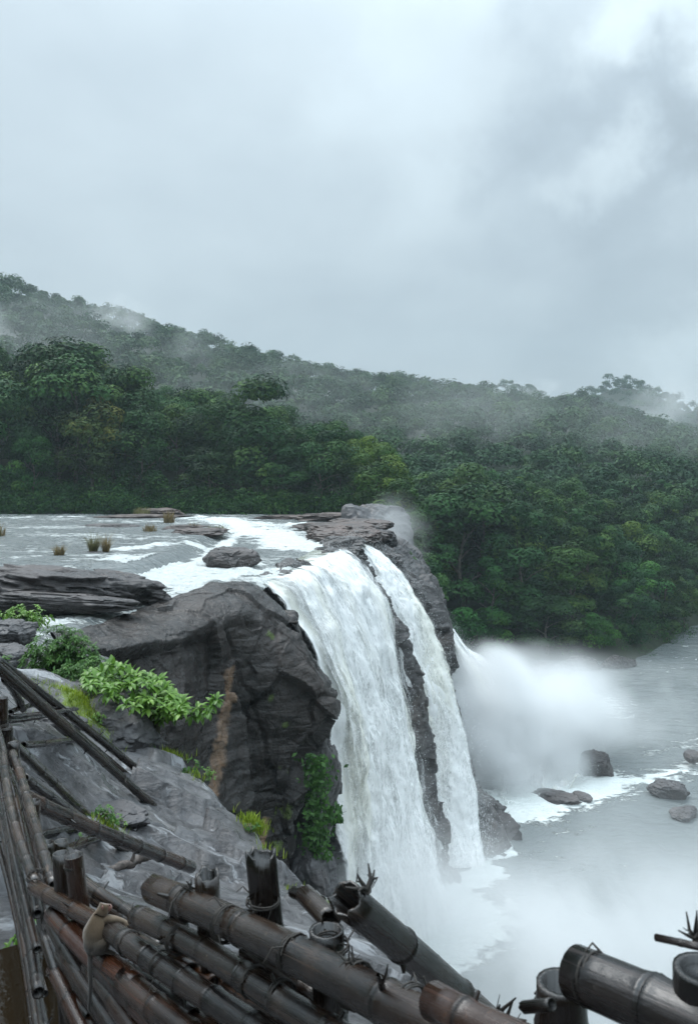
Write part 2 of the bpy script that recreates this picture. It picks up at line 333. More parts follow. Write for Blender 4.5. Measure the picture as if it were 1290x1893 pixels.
def bamboo_mat():
    m, nt = mat_new('weathered dark bamboo')
    t = attr(nt, 'tone')['Fac']; along = attr(nt, 'along')['Fac']; ring_hollow_shade = attr(nt, 'ring_hollow_shade')['Fac']
    pos = nd(nt, 'ShaderNodeTexCoord').outputs['Object']
    oi = nd(nt, 'ShaderNodeObjectInfo')
    fib = nd(nt, 'ShaderNodeCombineXYZ', {0: math_(nt, 'MULTIPLY', attr(nt, 'ca')['Fac'], 1.6), 1: math_(nt, 'MULTIPLY', attr(nt, 'sa')['Fac'], 1.6), 2: math_(nt, 'ADD', math_(nt, 'MULTIPLY', along, 1.3), math_(nt, 'MULTIPLY', oi.outputs['Random'], 50))}).outputs[0]
    nf = noise(nt, fib, 5.0, 8, .7, .3); nw = noise(nt, fib, 2.2, 7, .66, .8)
    n = noise(nt, pos, 9.0, 8, .65, .5); n2 = noise(nt, pos, 34.0, 6, .7); n0 = noise(nt, pos, 2.6, 4, .5)
    c = mixc(nt, remap(nt, n, .36, .66), (.0045, .0038, .0036), (.030, .021, .016))
    c = mixc(nt, math_(nt, 'MULTIPLY', remap(nt, t, .6, .95), .6), c, mixc(nt, n2, (.085, .046, .028), (.05, .032, .022)))
    c = mixc(nt, math_(nt, 'MULTIPLY', remap(nt, n0, .52, .66), .5), c, (.085, .075, .067))
    c = mixc(nt, math_(nt, 'MULTIPLY', remap(nt, n2, .58, .72), .45), c, (.22, .20, .17))
    c = mixc(nt, math_(nt, 'MULTIPLY', remap(nt, nw, .55, .66), .60), c, mixc(nt, n2, (.17, .145, .125), (.075, .048, .032)))
    c = mixc(nt, math_(nt, 'MULTIPLY', remap(nt, nf, .46, .34), .2), c, (.006, .005, .005))
    c = mixc(nt, ring_hollow_shade, c, (.005, .0042, .004))  # dark node rings, and shade painted inside the open ends
    c = mixc(nt, 1.0, mixc(nt, 1.0, c, (.64, .54, .47), 'MULTIPLY'), oi.outputs['Color'], 'MULTIPLY')
    h = math_(nt, 'ADD', math_(nt, 'MULTIPLY', n2, .35), math_(nt, 'MULTIPLY', nf, .35))
    b = nd(nt, 'ShaderNodeBsdfPrincipled', {'Base Color': c, 'Roughness': remap(nt, nw, .35, .68, .12, .36), 'Specular IOR Level': .8,
         'Normal': nd(nt, 'ShaderNodeBump', {'Height': h, 'Strength': .5, 'Distance': .008}).outputs[0]})
    out(nt, b.outputs[0]); return m
M_bamboo = bamboo_mat()
M_twine = plain_mat('dark twine', (.015, .013, .012), (.05, .042, .035), 60, .7, .003)

# ------------------------------------------------------------------ large structure: terrain
LIP = np.array([(25,-12.2),(31.3,-11.4),(32.7,-10.6),(36.7,-10.0),(39.5,-8.9),(42.5,-7.3),(44.5,-6.3),(47,-5.3),(50,-4.3),(53.8,-3.5),(57,-2.5),(60.5,-1.6),
                (64.5,-1.0),(68,.0),(72,.9),(76,2.0),(80,2.6),(90,3.2),(100,4),(110,5),(118,6),(135,6)], float)
def lipx(y): return np.interp(y, LIP[:, 0], LIP[:, 1])
BANK = np.array([(-20,96),(5,104),(10,116),(18,129),(30,131),(46,130),(56,142),(68,159),(100,200),(150,255),(300,350),(900,640)], float)
RA_U = [-400,-100,0,60,120,200,280,370,460,560,640,740,850,900,1000,1090,1150,1290,1600]
RA_V = [440,490,522,536,556,577,600,630,652,676,694,708,722,730,745,740,765,808,830]
RB_U = [500,820,880,940,985,1030,1090,1130,1175,1220,1260,1320,1500]
RB_V = [800,745,720,706,718,745,724,703,703,722,742,765,790]
def hills_h(x, y):
    yy = np.maximum(y, 1); u = x / yy * FPX + UC
    za = (VH - np.interp(u, RA_U, RA_V)) / FPX * 520 - 8
    q = np.clip((y - 205) / 315, 0, 1)
    a = -10 + (za + 10) * q ** .85
    a = np.where(y > 520, za - (y - 520) * .25, a) - 60 * (y < 200)
    zb = (VH - np.interp(u, RB_U, RB_V)) / FPX * 850 - 8
    qb = np.clip((y - 560) / 290, 0, 1)
    b = np.where(y < 560, -200, -40 + (zb + 40) * qb) - np.where(y > 850, (y - 850) * .2, 0)
    return np.maximum(np.maximum(a, b), -40) + 2.0 * fbm(np.stack([x * .02, y * .02, 0 * x], 1), 3)
def terrain_h(x, y):
    xy = np.stack([x, y], 1)
    d, side, _ = polydist(xy, BANK)
    s = np.where(side > 0, d, -d)
    hr = np.where(s > 0, np.minimum(-31.2 + .9 * np.minimum(s, 4) + .42 * np.maximum(s - 4, 0), -9 + .01 * s), -33.5)
    hl = np.where(y > 130, -6.6 + (.05 + .22 * sstep(-x, 12, 62)) * np.clip(y - 130, 0, 70), -7.8)
    edge = np.where(y < 104, lipx(y) - 1.5, 4.5)
    ml = 1 - sstep(x, edge, edge + np.where(y < 104, 1.2, 9.0))
    h = hr * (1 - ml) + hl * ml
    h = np.maximum(h, np.where(y > 200, hills_h(x, y), -99))
    h = np.maximum(h, np.where((y < 26) & ((y < -14) | (x < -9)), -9 + 1.0 * np.minimum(np.maximum(-14 - y, 0) + np.maximum(-26 - x, 0) * sstep(y, 26, 10), 60), -99))      # unseen bank added behind the viewpoint to darken camera-facing sides
    return h + np.where(y > 128, .5 * fbm(np.stack([x * .15, y * .15, 0 * x], 1), 3), 0)
def warp(a, b, n, p=2.2):
    t = np.linspace(-1, 1, n); return np.where(t < 0, -(np.abs(t) ** p) * abs(a), t ** p * b)
tx = warp(-900, 1100, 340); ty = np.concatenate([np.linspace(-160, 20, 46), np.linspace(24, 240, 150), np.linspace(245, 1300, 120)])
TX, TY = np.meshgrid(tx, ty)
TZ = terrain_h(TX.ravel(), TY.ravel())
g = mesh_np('ground', np.stack([TX.ravel(), TY.ravel(), TZ], 1), grid_faces(*TX.shape))
tag(link('ground', g, M_ground), kind='structure')

# upper river ------------------------------------------------------
STEP = np.array([PZ(u, v, -5.6)[:2] for u, v in ((-150,1058),(0,1052),(160,1050),(255,1052),(300,1040),(345,1024),(380,1004),(405,990),(425,978),(432,970),(420,962),(390,956))])
def river_z(x, y):
    d = polydist(np.stack([x, y], 1), STEP)[0]
    pg = np.concatenate([STEP, [[-300, STEP[-1, 1]], [-300, STEP[0, 1]]]]); ins = np.zeros(len(x), bool)
    for a, b in zip(pg, np.roll(pg, -1, 0)):
        c = (a[1] > y) != (b[1] > y); ins ^= c & (x < (b[0] - a[0]) * (y - a[1]) / (b[1] - a[1] + 1e-12) + a[0])
    s = np.where(ins, d, -d)                      # >0 : upstream side
    return -6.2 + .75 * sstep(s, -.4, 1.6), s, d
ry = np.concatenate([np.geomspace(29, 60, 330), np.geomspace(60.1, 138, 220)])
RX = []
for y in ry: RX.append(np.linspace(-.62 * y - 8, lipx(y) + .25, 420))
RX = np.array(RX); RY = np.repeat(ry[:, None], 420, 1)
x, y = RX.ravel(), RY.ravel()
z, s, d = river_z(x, y)
CH1 = [PZ(u, v, -6.2)[:2] for u, v in ((285,1052),(330,1075),(395,1066),(455,1060),(520,1066),(560,1058))]
CH2 = [PZ(u, v, -6.1)[:2] for u, v in ((395,958),(425,972),(470,980),(520,992),(575,1010),(620,1012))]
CH3 = [PZ(u, v, -6.1)[:2] for u, v in ((455,966),(520,972),(580,968))]
CH4 = [PZ(u, v, -6.2)[:2] for u, v in ((80,1150),(160,1142),(240,1132),(310,1105),(380,1085),(440,1076))]
CH5 = [PZ(u, v, -5.4)[:2] for u, v in ((-50,958),(30,956),(140,954),(230,952),(330,954),(370,962))]
CH6 = [PZ(u, v, -5.5)[:2] for u, v in ((235,1018),(300,1008),(400,1000),(440,1010),(470,1030))]
CH7 = [PZ(u, v, -5.5)[:2] for u, v in ((-50,1040),(60,1030),(150,1020),(260,1026),(310,1022))]
xy = np.stack([x, y], 1)
foam = np.zeros(len(x))
for ch, w, a in ((CH1, 4.2, 1.1), (CH2, 6.0, 1.0), (CH3, 6.0, .8), (CH4, 2.2, .8), (CH5, 4.6, .66), (CH6, 2.0, .8), (CH7, 2.6, .5)):
    dd = polydist(xy, ch)[0]; foam = np.maximum(foam, a * np.exp(-(dd / w) ** 2))
foam = np.maximum(foam, .85 * np.exp(-((s + 1.0) / 1.3) ** 2) * sstep(x, -20, -13))
foam = foam * (1 + .55 * fbm(np.stack([x * .25, y * .35, 0 * x + 9], 1), 4))
foam = np.maximum(foam, .49 + .26 * fbm(np.stack([x * .08, y * .14, 0 * x], 1), 3))
foam = np.where((s > .2) & (s < 1.5) & (y < 60) & (x > -16), np.minimum(foam, .25), foam)
rough_ = sstep(foam, .4, .9)
z = z + .05 * fbm(np.stack([x * .5, y * 1.1, 0 * x], 1), 4) + rough_ * (.26 * fbm(np.stack([x * .8, y * .8, 0 * x + 3], 1), 5) + .09 * ridged(np.stack([x * 1.7, y * 1.7, 0 * x], 1), 4))
over = np.maximum(x - (lipx(y) - 1.0), 0); z = z - .28 * over ** 2
rv = mesh_np('river', np.stack([x, y, z], 1), grid_faces(*RX.shape), attrs={'foam': foam})
tag(link('river', rv, M_river), kind='structure')

# plunge pool and lower river --------------------------------------
py = np.concatenate([np.linspace(4, 40, 60), np.geomspace(40.3, 420, 330)])
PXg = np.array([np.linspace(-6, .75 * yy + 40, 360) for yy in py]); PYg = np.repeat(py[:, None], 360, 1)
x, y = PXg.ravel(), PYg.ravel(); xy = np.stack([x, y], 1)
foam = np.full(len(x), .29)
hits = [([PZ(u, v, -30)[:2] for u, v in ((900,1500),(960,1488),(1040,1462),(1100,1440))], 5.0, 1.15),
        ([PZ(u, v, -30)[:2] for u, v in ((1040,1455),(1130,1442),(1230,1436),(1290,1420))], 3.2, .80),
        ([PZ(u, v, -30)[:2] for u, v in ((1200,1390),(1270,1380),(1330,1370))], 3.5, .50),
        ([PZ(u, v, -30)[:2] for u, v in ((825,1640),(870,1625),(905,1615))], 1.9, .95),
        ([PZ(u, v, -30)[:2] for u, v in ((880,1600),(945,1575),(900,1520))], .9, .75),
        ([PZ(u, v, -30)[:2] for u, v in ((640,1790),(740,1770),(850,1700))], 4.5, 1.2),
        ([PZ(u, v, -30)[:2] for u, v in ((870,1400),(980,1330),(1050,1300))], 9.0, .9)]
for ch, w, a in hits:
    dd = polydist(xy, ch)[0]; foam = np.maximum(foam, a * np.exp(-(dd / w) ** 2))
foam = foam + .20 * fbm(np.stack([x * .05, y * .09, 0 * x], 1), 4)
z = -30 + .12 * fbm(np.stack([x * .3, y * .3, 0 * x], 1), 4) + sstep(foam, .5, 1) * .3 * fbm(np.stack([x * .6, y * .6, 0 * x + 5], 1), 4)
pl = mesh_np('pool', np.stack([x, y, z], 1), grid_faces(*PXg.shape), attrs={'foam': foam})
tag(link('pool_water', pl, M_pool), kind='structure')

# near ground: sloping rock slab below the path ---------------------
EDGE = np.array([(-8.5,30),(-7.2,24),(-5.4,19.5),(-4.4,17),(-3.75,15),(-3.05,14.5),(-2.16,13.2),(-1.48,12),(-.6,10.5),(-.16,9.5),(.25,8),(.5,6),(.95,4),(1.7,2.2),(2.6,0),(3.1,-6)], float)
spts = [(620,1690,9.5),(560,1640,10.5),(460,1540,12),(400,1470,13.2),(330,1410,14.5),(270,1390,15),(300,1550,10.3),(200,1650,8.2),(100,1450,9.5),(100,1360,11),(0,1350,10.5),
        (100,1290,14),(400,1700,7.5),(600,1800,6),(345,1605,9.2),(280,1490,11.5),(280,1440,12.8),(0,1700,5.5),(0,1850,4.4),(70,1893,4.1),(0,1560,7.2),(150,1560,9.0),(165,1505,9.9),(60,1505,8.6),(300,1860,4.6),
        (230,1400,13.8),(180,1420,12.0),(190,1330,14.5),(150,1275,16),(60,1275,16.5)]
S = [tuple(P(*p)) for p in spts] + [(0,-1,-1.7),(-2,0,-1.9),(-3,3,-2.6),(-5,6,-3.0),(-8,10,-3.2),(-9,14,-3.5),(-12,5,-2.7),(-14,20,-4.5),(-10,24,-5.3),(.3,3.6,-3.0),(1,1.5,-2.3),(-18,28,-5.2),(-12.5,29,-6.3),(-9,29,-6.6),(-6.5,21,-5.6),(-18,0,-2.2),(-18,12,-3.2),(2.5,-5,-1.8),(-6,-5,-1.8),(-4.9,17.5,-5.3)]
S = np.array(S)
def tps(r): return np.where(r > 1e-9, r * r * np.log(r + 1e-12), 0)
nS = n = len(S); Kd = np.hypot(S[:, None, 0] - S[None, :, 0], S[:, None, 1] - S[None, :, 1])
A = np.zeros((n + 3, n + 3)); A[:n, :n] = tps(Kd) + np.eye(n) * .12; A[:n, n] = 1; A[:n, n + 1:] = S[:, :2]; A[n, :n] = 1; A[n + 1:, :n] = S[:, :2].T
wts = np.linalg.solve(A, np.concatenate([S[:, 2], np.zeros(3)]))
def slab_base(x, y):
    o = np.zeros(len(x))
    for k in range(nS): o += wts[k] * tps(np.hypot(x - S[k, 0], y - S[k, 1]))
    return o + wts[nS] + wts[nS + 1] * x + wts[nS + 2] * y
PUD = P(25, 1845, 4.4)
def slab_z(x, y):
    b = slab_base(x, y)
    c, s_ = math.cos(R(35)), math.sin(R(35)); xr, yr = c * x + s_ * y, -s_ * x + c * y
    q = np.stack([xr * .35, yr * .9, 0 * x], 1)
    lay = ridged(q, 3)
    qq = np.stack([xr, yr, 0 * x], 1); qq = qq + .25 * np.stack([fbm(qq * .8, 3), fbm(qq * .8 + 9, 3), 0 * x], 1)
    b = b + .34 * facet(qq * [.42, .75, 1], 51, .65) + .12 * facet(qq * [.8, 2.2, 1], 57, .28) + .035 * facet(qq * [2.2, 6, 1], 61, .3) + .03 * lay + .10 * fbm(np.stack([x * .5, y * .5, 0 * x + 7], 1), 4) + .018 * fbm(np.stack([x * 2.2, y * 2.2, 0 * x], 1), 5)
    e = 1 - sstep(np.hypot((x - PUD[0]) / .42, (y - PUD[1]) / .46), .55, 1.15)
    return b * (1 - e) + (PUD[2] - .10) * e
sy = np.concatenate([np.arange(-5, 3, .12), np.geomspace(3, 31, 235)]); sx = np.concatenate([np.arange(-20, -9, .15), np.arange(-9, 5, .055)])
SX, SY = np.meshgrid(sx, sy); x, y = SX.ravel(), SY.ravel()
z = slab_z(x, y)
d, side, _ = polydist(np.stack([x, y], 1), EDGE[::-1])
s = np.where(side < 0, d, -d) + .22 * fbm(np.stack([x * .7, y * .7, 0 * x + 2], 1), 4)      # >0 : over the edge
z = z - .10 * np.exp(np.clip(s, -4, 0) * 3) - np.where(s > 0, 1.1 * np.minimum(s, .5) + 29 * sstep(s, .25, 3.2), 0)
moss = np.exp(-((s + .12) / .16) ** 2) * .42 * (fbm(np.stack([x * .9, y * .9, 0 * x], 1), 3) > .12)
MOSS = [(285,1395,14.9,.5,.95),(160,1310,14.3,.7,1.0),(205,1515,9.6,.22,.6),(470,1552,12,.2,.7),(230,1345,14.2,.25,.5),(75,1300,13.5,.35,.6),(100,1335,12.6,.3,.5)]
for u, v, dd, w, a in MOSS:
    p = P(u, v, dd); moss = np.maximum(moss, a * np.exp(-(((x - p[0]) ** 2 + (y - p[1]) ** 2) / w ** 2)))
sm = mesh_np('rock_slab', np.stack([x, y, z], 1), grid_faces(*SX.shape), attrs={'moss': moss})
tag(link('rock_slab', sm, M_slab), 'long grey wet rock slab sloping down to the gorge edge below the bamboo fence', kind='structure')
def on_slab(x, y): return float(slab_z(np.array([x], float), np.array([y], float))[0])

def puddle_mat():
    m, nt = mat_new('muddy puddle water')
    pos = nd(nt, 'ShaderNodeNewGeometry').outputs['Position']
    nn = noise(nt, pos, 14, 4, .5)
    b = nd(nt, 'ShaderNodeBsdfPrincipled', {'Base Color': (.022, .015, .008, 1), 'Roughness': .03, 'IOR': 1.33,
        'Normal': nd(nt, 'ShaderNodeBump', {'Height': nn, 'Strength': .3, 'Distance': .01}).outputs[0]})
    out(nt, b.outputs[0]); return m
t = np.linspace(0, 2 * math.pi, 49)[:-1]; rad = 1 + .12 * np.sin(3 * t + 1) + .07 * np.sin(5 * t)
V = np.concatenate([[[0, 0, 0]], np.stack([.46 * rad * np.cos(t), .52 * rad * np.sin(t), 0 * t], 1)])
F = np.array([(0, 1 + k, 1 + (k + 1) % 48) for k in range(48)])
o = link('puddle_water', mesh_np('puddle_water', V, F), puddle_mat(), loc=PUD); tag(o, kind='structure')

# ------------------------------------------------------------------ massive rock beside the fall, and the cliff under the falls
rows = [
 [(100,1182,31.3),(160,1169,32.7),(230,1140,36.7),(300,1119,39.5),(380,1092,42.5),(430,1082,44.5),(468,1086,45.5),(505,1120,45),(535,1152,44.5)],
 [(108,1194,30),(170,1184,31.4),(250,1162,34.8),(310,1144,37.2),(380,1112,40),(435,1100,42.3),(482,1108,43.3),(522,1142,43.4),(552,1188,43.4)],
 [(125,1198,28.5),(190,1192,29.5),(260,1188,32),(320,1186,34.5),(390,1170,37.5),(440,1152,39.5),(500,1160,41.2),(542,1192,42),(577,1238,42.3)],
 [(140,1250,28),(200,1250,29),(270,1250,31.5),(330,1250,34),(395,1245,37),(445,1235,39),(515,1232,40),(570,1258,40.8),(612,1298,41.6)],
 [(150,1330,27.9),(210,1330,28.9),(280,1330,31.3),(340,1330,33.5),(400,1330,36.5),(450,1320,38.6),(520,1312,39.5),(562,1325,40.2),(600,1346,41)],
 [(160,1420,28),(230,1420,29),(300,1420,31),(350,1420,33.5),(405,1420,36.5),(455,1420,38.3),(510,1405,39.3),(538,1385,39.8),(564,1396,40.6)],
 [(170,1520,28),(250,1520,29),(320,1520,31),(370,1520,33),(415,1520,36),(460,1520,38),(505,1510,39.2),(524,1490,39.4),(548,1490,40.2)],
 [(200,1640,28),(280,1640,29),(340,1640,31),(385,1640,33),(425,1640,36),(465,1640,37.8),(508,1640,38.6),(520,1620,39),(538,1610,39.8)]]
C = np.array([[P(*p) for p in r] for r in rows])
back = C[0] + np.array([.8, 2.6, -2.2]); bot = C[-1].copy(); bot[:, 2] = -33
C = np.concatenate([[back], C, [bot]])
w1 = C[:, -1] + np.array([-.5, 3.5, -.3]); w2 = C[:, -1] + np.array([-2.5, 9, -.6])
C = np.concatenate([C, w1[:, None], w2[:, None]], 1)
G = loft(C, 330, 430); N = gnormals(G)
if N[150, 150, 1] > 0: N = -N
p = G.reshape(-1, 3); nn = N.reshape(-1, 3)
big_ = fbm(p * np.array([.16, .16, .22]), 4)
pw = p + 1.2 * np.stack([fbm(p * .2 + 3, 3), fbm(p * .2 + 7, 3), fbm(p * .2 + 11, 3)], 1)
crk = np.exp(-(np.abs(pn(pw * np.array([.30, .30, .13]))) / .028) ** 2) * (fbm(p * .1 + 5, 2) > -.1)
crk2 = np.exp(-(np.abs(pn(pw * np.array([.12, .12, .42]) + 31)) / .03) ** 2) * (fbm(p * .13 + 15, 2) > .0)
blocks = np.floor(2.4 * fbm(pw * np.array([.16, .16, .10]) + 40, 2)) / 2.4
strat = ridged(p * np.array([.15, .15, .9]) + 2, 4)
topm = sstep(nn[:, 2], .45, .8)
fa = facet(pw * np.array([.26, .26, .20]), 3, .9); fb = facet(pw * np.array([.7, .7, .55]) + 5, 11, .9); fc = facet(p * np.array([1.6, 1.6, 2.2]), 23, .8)
disp = .55 * big_ + (.95 * fa + .20 * fb + .03 * fc) * (1 - .72 * topm) + .10 * strat + .06 * fbm(p * 1.8, 6) - .16 * crk * (1 - .6 * topm) - .42 * (1 - topm)
edgew = np.ones(G.shape[:2]); edgew[:60] *= np.linspace(.0, 1, 60)[:, None]
p2 = p + nn * (disp * edgew.ravel())[:, None]
d1 = np.minimum(polydist(np.stack([p[:, 0], p[:, 2]], 1), [P(436,1236,38.8)[[0,2]], P(428,1330,38)[[0,2]], P(414,1420,37)[[0,2]], P(402,1500,36.5)[[0,2]]])[0] / (.21 + .12 * fbm(p * .8, 3)),
                polydist(np.stack([p[:, 0], p[:, 2]], 1), [P(503,1520,39)[[0,2]], P(497,1620,39)[[0,2]]])[0] / .14)
stain = .9 * np.exp(-d1 ** 2)
moss = np.zeros(len(p))
for u, v, dd, w in ((540,1345,40,.5),(497,1175,41,.45),(515,1290,39.5,.4),(548,1430,39.6,.5),(530,1500,39.3,.5),(520,1570,39,.4),(580,1350,40.7,.3)):
    q = P(u, v, dd); moss = np.maximum(moss, .75 * np.exp(-((p - q) ** 2).sum(1) / w ** 2))
rm = mesh_np('massive_rock', p2, grid_faces(330, 430), attrs={'stain': stain, 'moss': moss})
massive = tag(link('massive_rock', rm, M_cliff), 'massive dark rock bluff with a tan streak, left of the white main waterfall', 'rock')

SL = [ # main fall streamlines, left to right
 [(425,1074,48),(462,1078,47.6),(508,1108,47),(556,1178,46.4),(590,1262,46),(606,1350,46),(612,1450,46),(620,1560,46),(630,1700,46),(640,1885,46)],
 [(470,1062,51),(520,1069,50.6),(560,1100,50),(602,1195,49.5),(632,1300,49),(650,1400,49),(662,1500,49),(675,1620,49),(690,1750,49),(700,1822,49)],
 [(500,1050,55),(548,1054,54.3),(590,1082,53.7),(634,1178,53),(667,1300,52.5),(687,1400,52),(702,1500,52),(718,1620,52),(740,1750,52),(748,1772,52)],
 [(540,1038,58.5),(580,1040,57.8),(618,1066,56.8),(664,1158,56),(700,1290,55.5),(724,1400,55),(744,1500,54.5),(767,1620,54),(790,1735,54),(795,1748,54)],
 [(560,1028,62),(605,1029,61),(640,1048,60),(690,1128,59),(716,1260,58),(738,1380,57.5),(757,1490,57),(782,1600,56.5),(815,1700,56),(824,1712,56)],
 [(580,1016,66),(620,1019,65),(652,1036,64),(705,1105,62.5),(726,1230,61),(746,1340,60.5),(764,1450,60),(784,1560,59),(828,1680,57.5),(844,1697,57.2)]]
SLR = [
 [(630,994,73),(655,1010,71),(682,1050,69),(700,1108,67.5),(727,1168,67),(748,1230,66.6),(770,1310,66.2),(782,1410,65.5),(798,1530,64),(826,1640,61.5)],
 [(645,990,75),(672,1011,73),(708,1050,71),(748,1110,69.5),(776,1190,68.5),(800,1270,67.5),(824,1350,67),(838,1440,66),(850,1540,64.5),(865,1625,62)],
 [(655,988,77),(690,1012,74.5),(728,1046,73),(771,1108,71.3),(806,1180,70.2),(832,1250,69),(856,1330,68.2),(874,1430,67),(888,1530,65.8),(903,1606,62.8)]]
def stream_pts(sl): return np.array([[P(*p) for p in r] for r in sl])
A_ = stream_pts(SL); B_ = stream_pts(SLR)
inn = np.array([-1.3, 1.3, -.45])
def under(a, k=1.0):
    b = a.copy(); b[:, 0] = a[:, 0] + np.array([0, 0, -.6]); b[:, 1] = a[:, 1] + np.array([-.2, .1, -.45]); b[:, 2:] = a[:, 2:] + inn * k; return b
strip = [(622,1006,69.5),(648,1020,67),(672,1060,65.5),(708,1128,64.3),(730,1190,63.8),(750,1290,63.2),(770,1390,62.6),(784,1480,62),(800,1570,61),(832,1650,59.5)]
strip2 = [(632,1000,71.5),(655,1016,69),(684,1060,67.3),(722,1130,66),(752,1190,65.2),(778,1270,64.7),(796,1350,64.3),(806,1440,63.6),(820,1545,62.3),(838,1645,60.5)]
redge = [(670,996,82),(712,1016,78.5),(746,1044,76.5),(788,1096,74.3),(816,1150,73),(824,1200,72.3),(826,1270,71.6),(838,1370,70.6),(868,1450,68.8),(944,1572,65.2)]
redge2 = [(690,992,88),(724,1006,85),(752,1030,82),(790,1080,80),(818,1140,79),(822,1195,78),(824,1260,77),(838,1350,76),(872,1440,74),(940,1530,70)]
backs = [(690,986,100),(722,996,96),(752,1015,94),(786,1060,92),(815,1120,90),(815,1180,89),(815,1250,88),(825,1330,87),(840,1400,86),(860,1450,84)]
far_ = [(690,982,112),(715,990,108),(740,1005,106),(770,1040,104),(800,1100,102),(808,1150,101),(810,1200,100),(815,1260,99),(825,1330,98),(840,1370,97)]
lead = A_[0] + np.array([-3, 2.0, -.6])
cl_rows = [lead] + list(under(A_)) + [np.array([P(*q) for q in strip])] + [np.array([P(*q) for q in strip2])] + list(under(B_, .8)) + [np.array([P(*q) for q in k]) for k in (redge, redge2, backs, far_)]
CC = np.array(cl_rows).transpose(1, 0, 2)
top = CC[0] + np.array([-2.5, .6, -.8]); bott = CC[-1].copy(); bott[:, 2] = -34; bott[:, 0] += .4
CC = np.concatenate([[top], CC, [bott]])
G = loft(CC, 380, 520); N = gnormals(G)
if N[180, 200, 0] < 0: N = -N
p = G.reshape(-1, 3); nn = N.reshape(-1, 3)
strat = ridged(p * np.array([.25, .25, 1.0]) + 4 + .3 * fbm(p * .3, 3)[:, None], 4)
pw = p + .9 * np.stack([fbm(p * .3 + 3, 3), fbm(p * .3 + 7, 3), fbm(p * .3 + 11, 3)], 1)
blk = np.floor(2.6 * fbm(pw * np.array([.3, .3, .16]) + 20, 2)) / 2.6
fa = facet(pw * np.array([.4, .4, .3]), 31, .9); fb = facet(p * np.array([1.1, 1.1, .9]), 41, .9)
dis = .30 * fbm(p * .3, 4) + .14 * strat + .75 * fa + .24 * fb + .06 * fbm(p * 1.7, 6)
ew = np.ones(G.shape[:2]); ew[:50] *= np.linspace(.1, 1, 50)[:, None]
p2 = p + nn * (dis * ew.ravel())[:, None]
q = P(714, 1130, 64.5); moss = .8 * np.exp(-((p - q) ** 2).sum(1) / 1.2 ** 2)
cm = mesh_np('cliff', p2, grid_faces(380, 520), attrs={'moss': moss})
tag(link('cliff', cm, M_falls_rock), kind='structure')

# ------------------------------------------------------------------ the falls
def cards(c, nrm, L, Wd, r, fold=.12):
    n = len(c); t = np.cross(nrm, r.normal(size=(n, 3))); t /= np.linalg.norm(t, axis=1)[:, None] + 1e-9
    b = np.cross(nrm, t); L = L[:, None]; Wd = Wd[:, None]
    V = np.stack([c - t * L, c + b * Wd + nrm * L * fold, c + t * L, c - b * Wd + nrm * L * fold], 1).reshape(-1, 3)
    return V, np.arange(4 * n).reshape(-1, 4)
def unit(v): return v / (np.linalg.norm(v, axis=-1, keepdims=True) + 1e-9)
M_drops, _n = mat_new('white water drops'); out(_n, nd(_n, 'ShaderNodeBsdfDiffuse', {'Color': (.90, .92, .92, 1)}).outputs[0])
def grow0(t): return sstep(t, .15, .6).ravel()
def fall_sheet(name, ctrl, nr, nc, mat, parent, push=0.0, amp=.25, seed=0.0, ew=.12, tb=0.0, lift=.0, cut=None):
    G = loft(np.asarray(ctrl).transpose(1, 0, 2), nr, nc); N = gnormals(G)
    if N[nr // 2, nc // 2, 0] < 0: N = -N
    t = np.linspace(0, 1, nr)[:, None] * np.ones((1, nc)); s = np.linspace(0, 1, nc)[None] * np.ones((nr, 1))
    L = np.concatenate([np.zeros((1, nc)), np.cumsum(np.linalg.norm(np.diff(G, axis=0), axis=2), 0)])
    Wd = np.concatenate([np.zeros((nr, 1)), np.cumsum(np.linalg.norm(np.diff(G[min(30, nr - 1):min(30, nr - 1) + 1].repeat(nr, 0), axis=1), axis=2), 1)], 1)
    q = np.stack([Wd * .42 + seed, L * .06, 0 * L + seed], 2).reshape(-1, 3)
    b = fbm(q, 3) + grow0(t) * .9 * fbm(np.stack([Wd * .55, L * .26, 0 * L + seed + 3], 2).reshape(-1, 3), 4)
    grow = sstep(t, .05, .5).ravel()
    off = push * sstep(t, .03, .25).ravel() + amp * (b + .2) * (.15 + grow * (1 + .9 * t.ravel()))
    p = G.reshape(-1, 3) + N.reshape(-1, 3) * off[:, None]
    jq = p * np.array([.5, .5, .28]) + seed; p = p + (sstep(t, .06, .22).ravel() * .42)[:, None] * np.stack([fbm(jq, 3), fbm(jq + 31, 3), fbm(jq + 57, 3)], 1); p[:, 2] += lift
    edge = np.minimum(sstep(s, 0, ew), sstep(1 - s, 0, ew)) * sstep(t, -.02 + tb, .02 + tb)
    if cut is not None: edge = edge * cut(s, t)
    return link(name, mesh_np(name, p, grid_faces(nr, nc), attrs={'edge': edge.ravel(), 'fall': t.ravel()}, uv=np.stack([Wd.ravel(), L.ravel()], 1)), mat, parent)
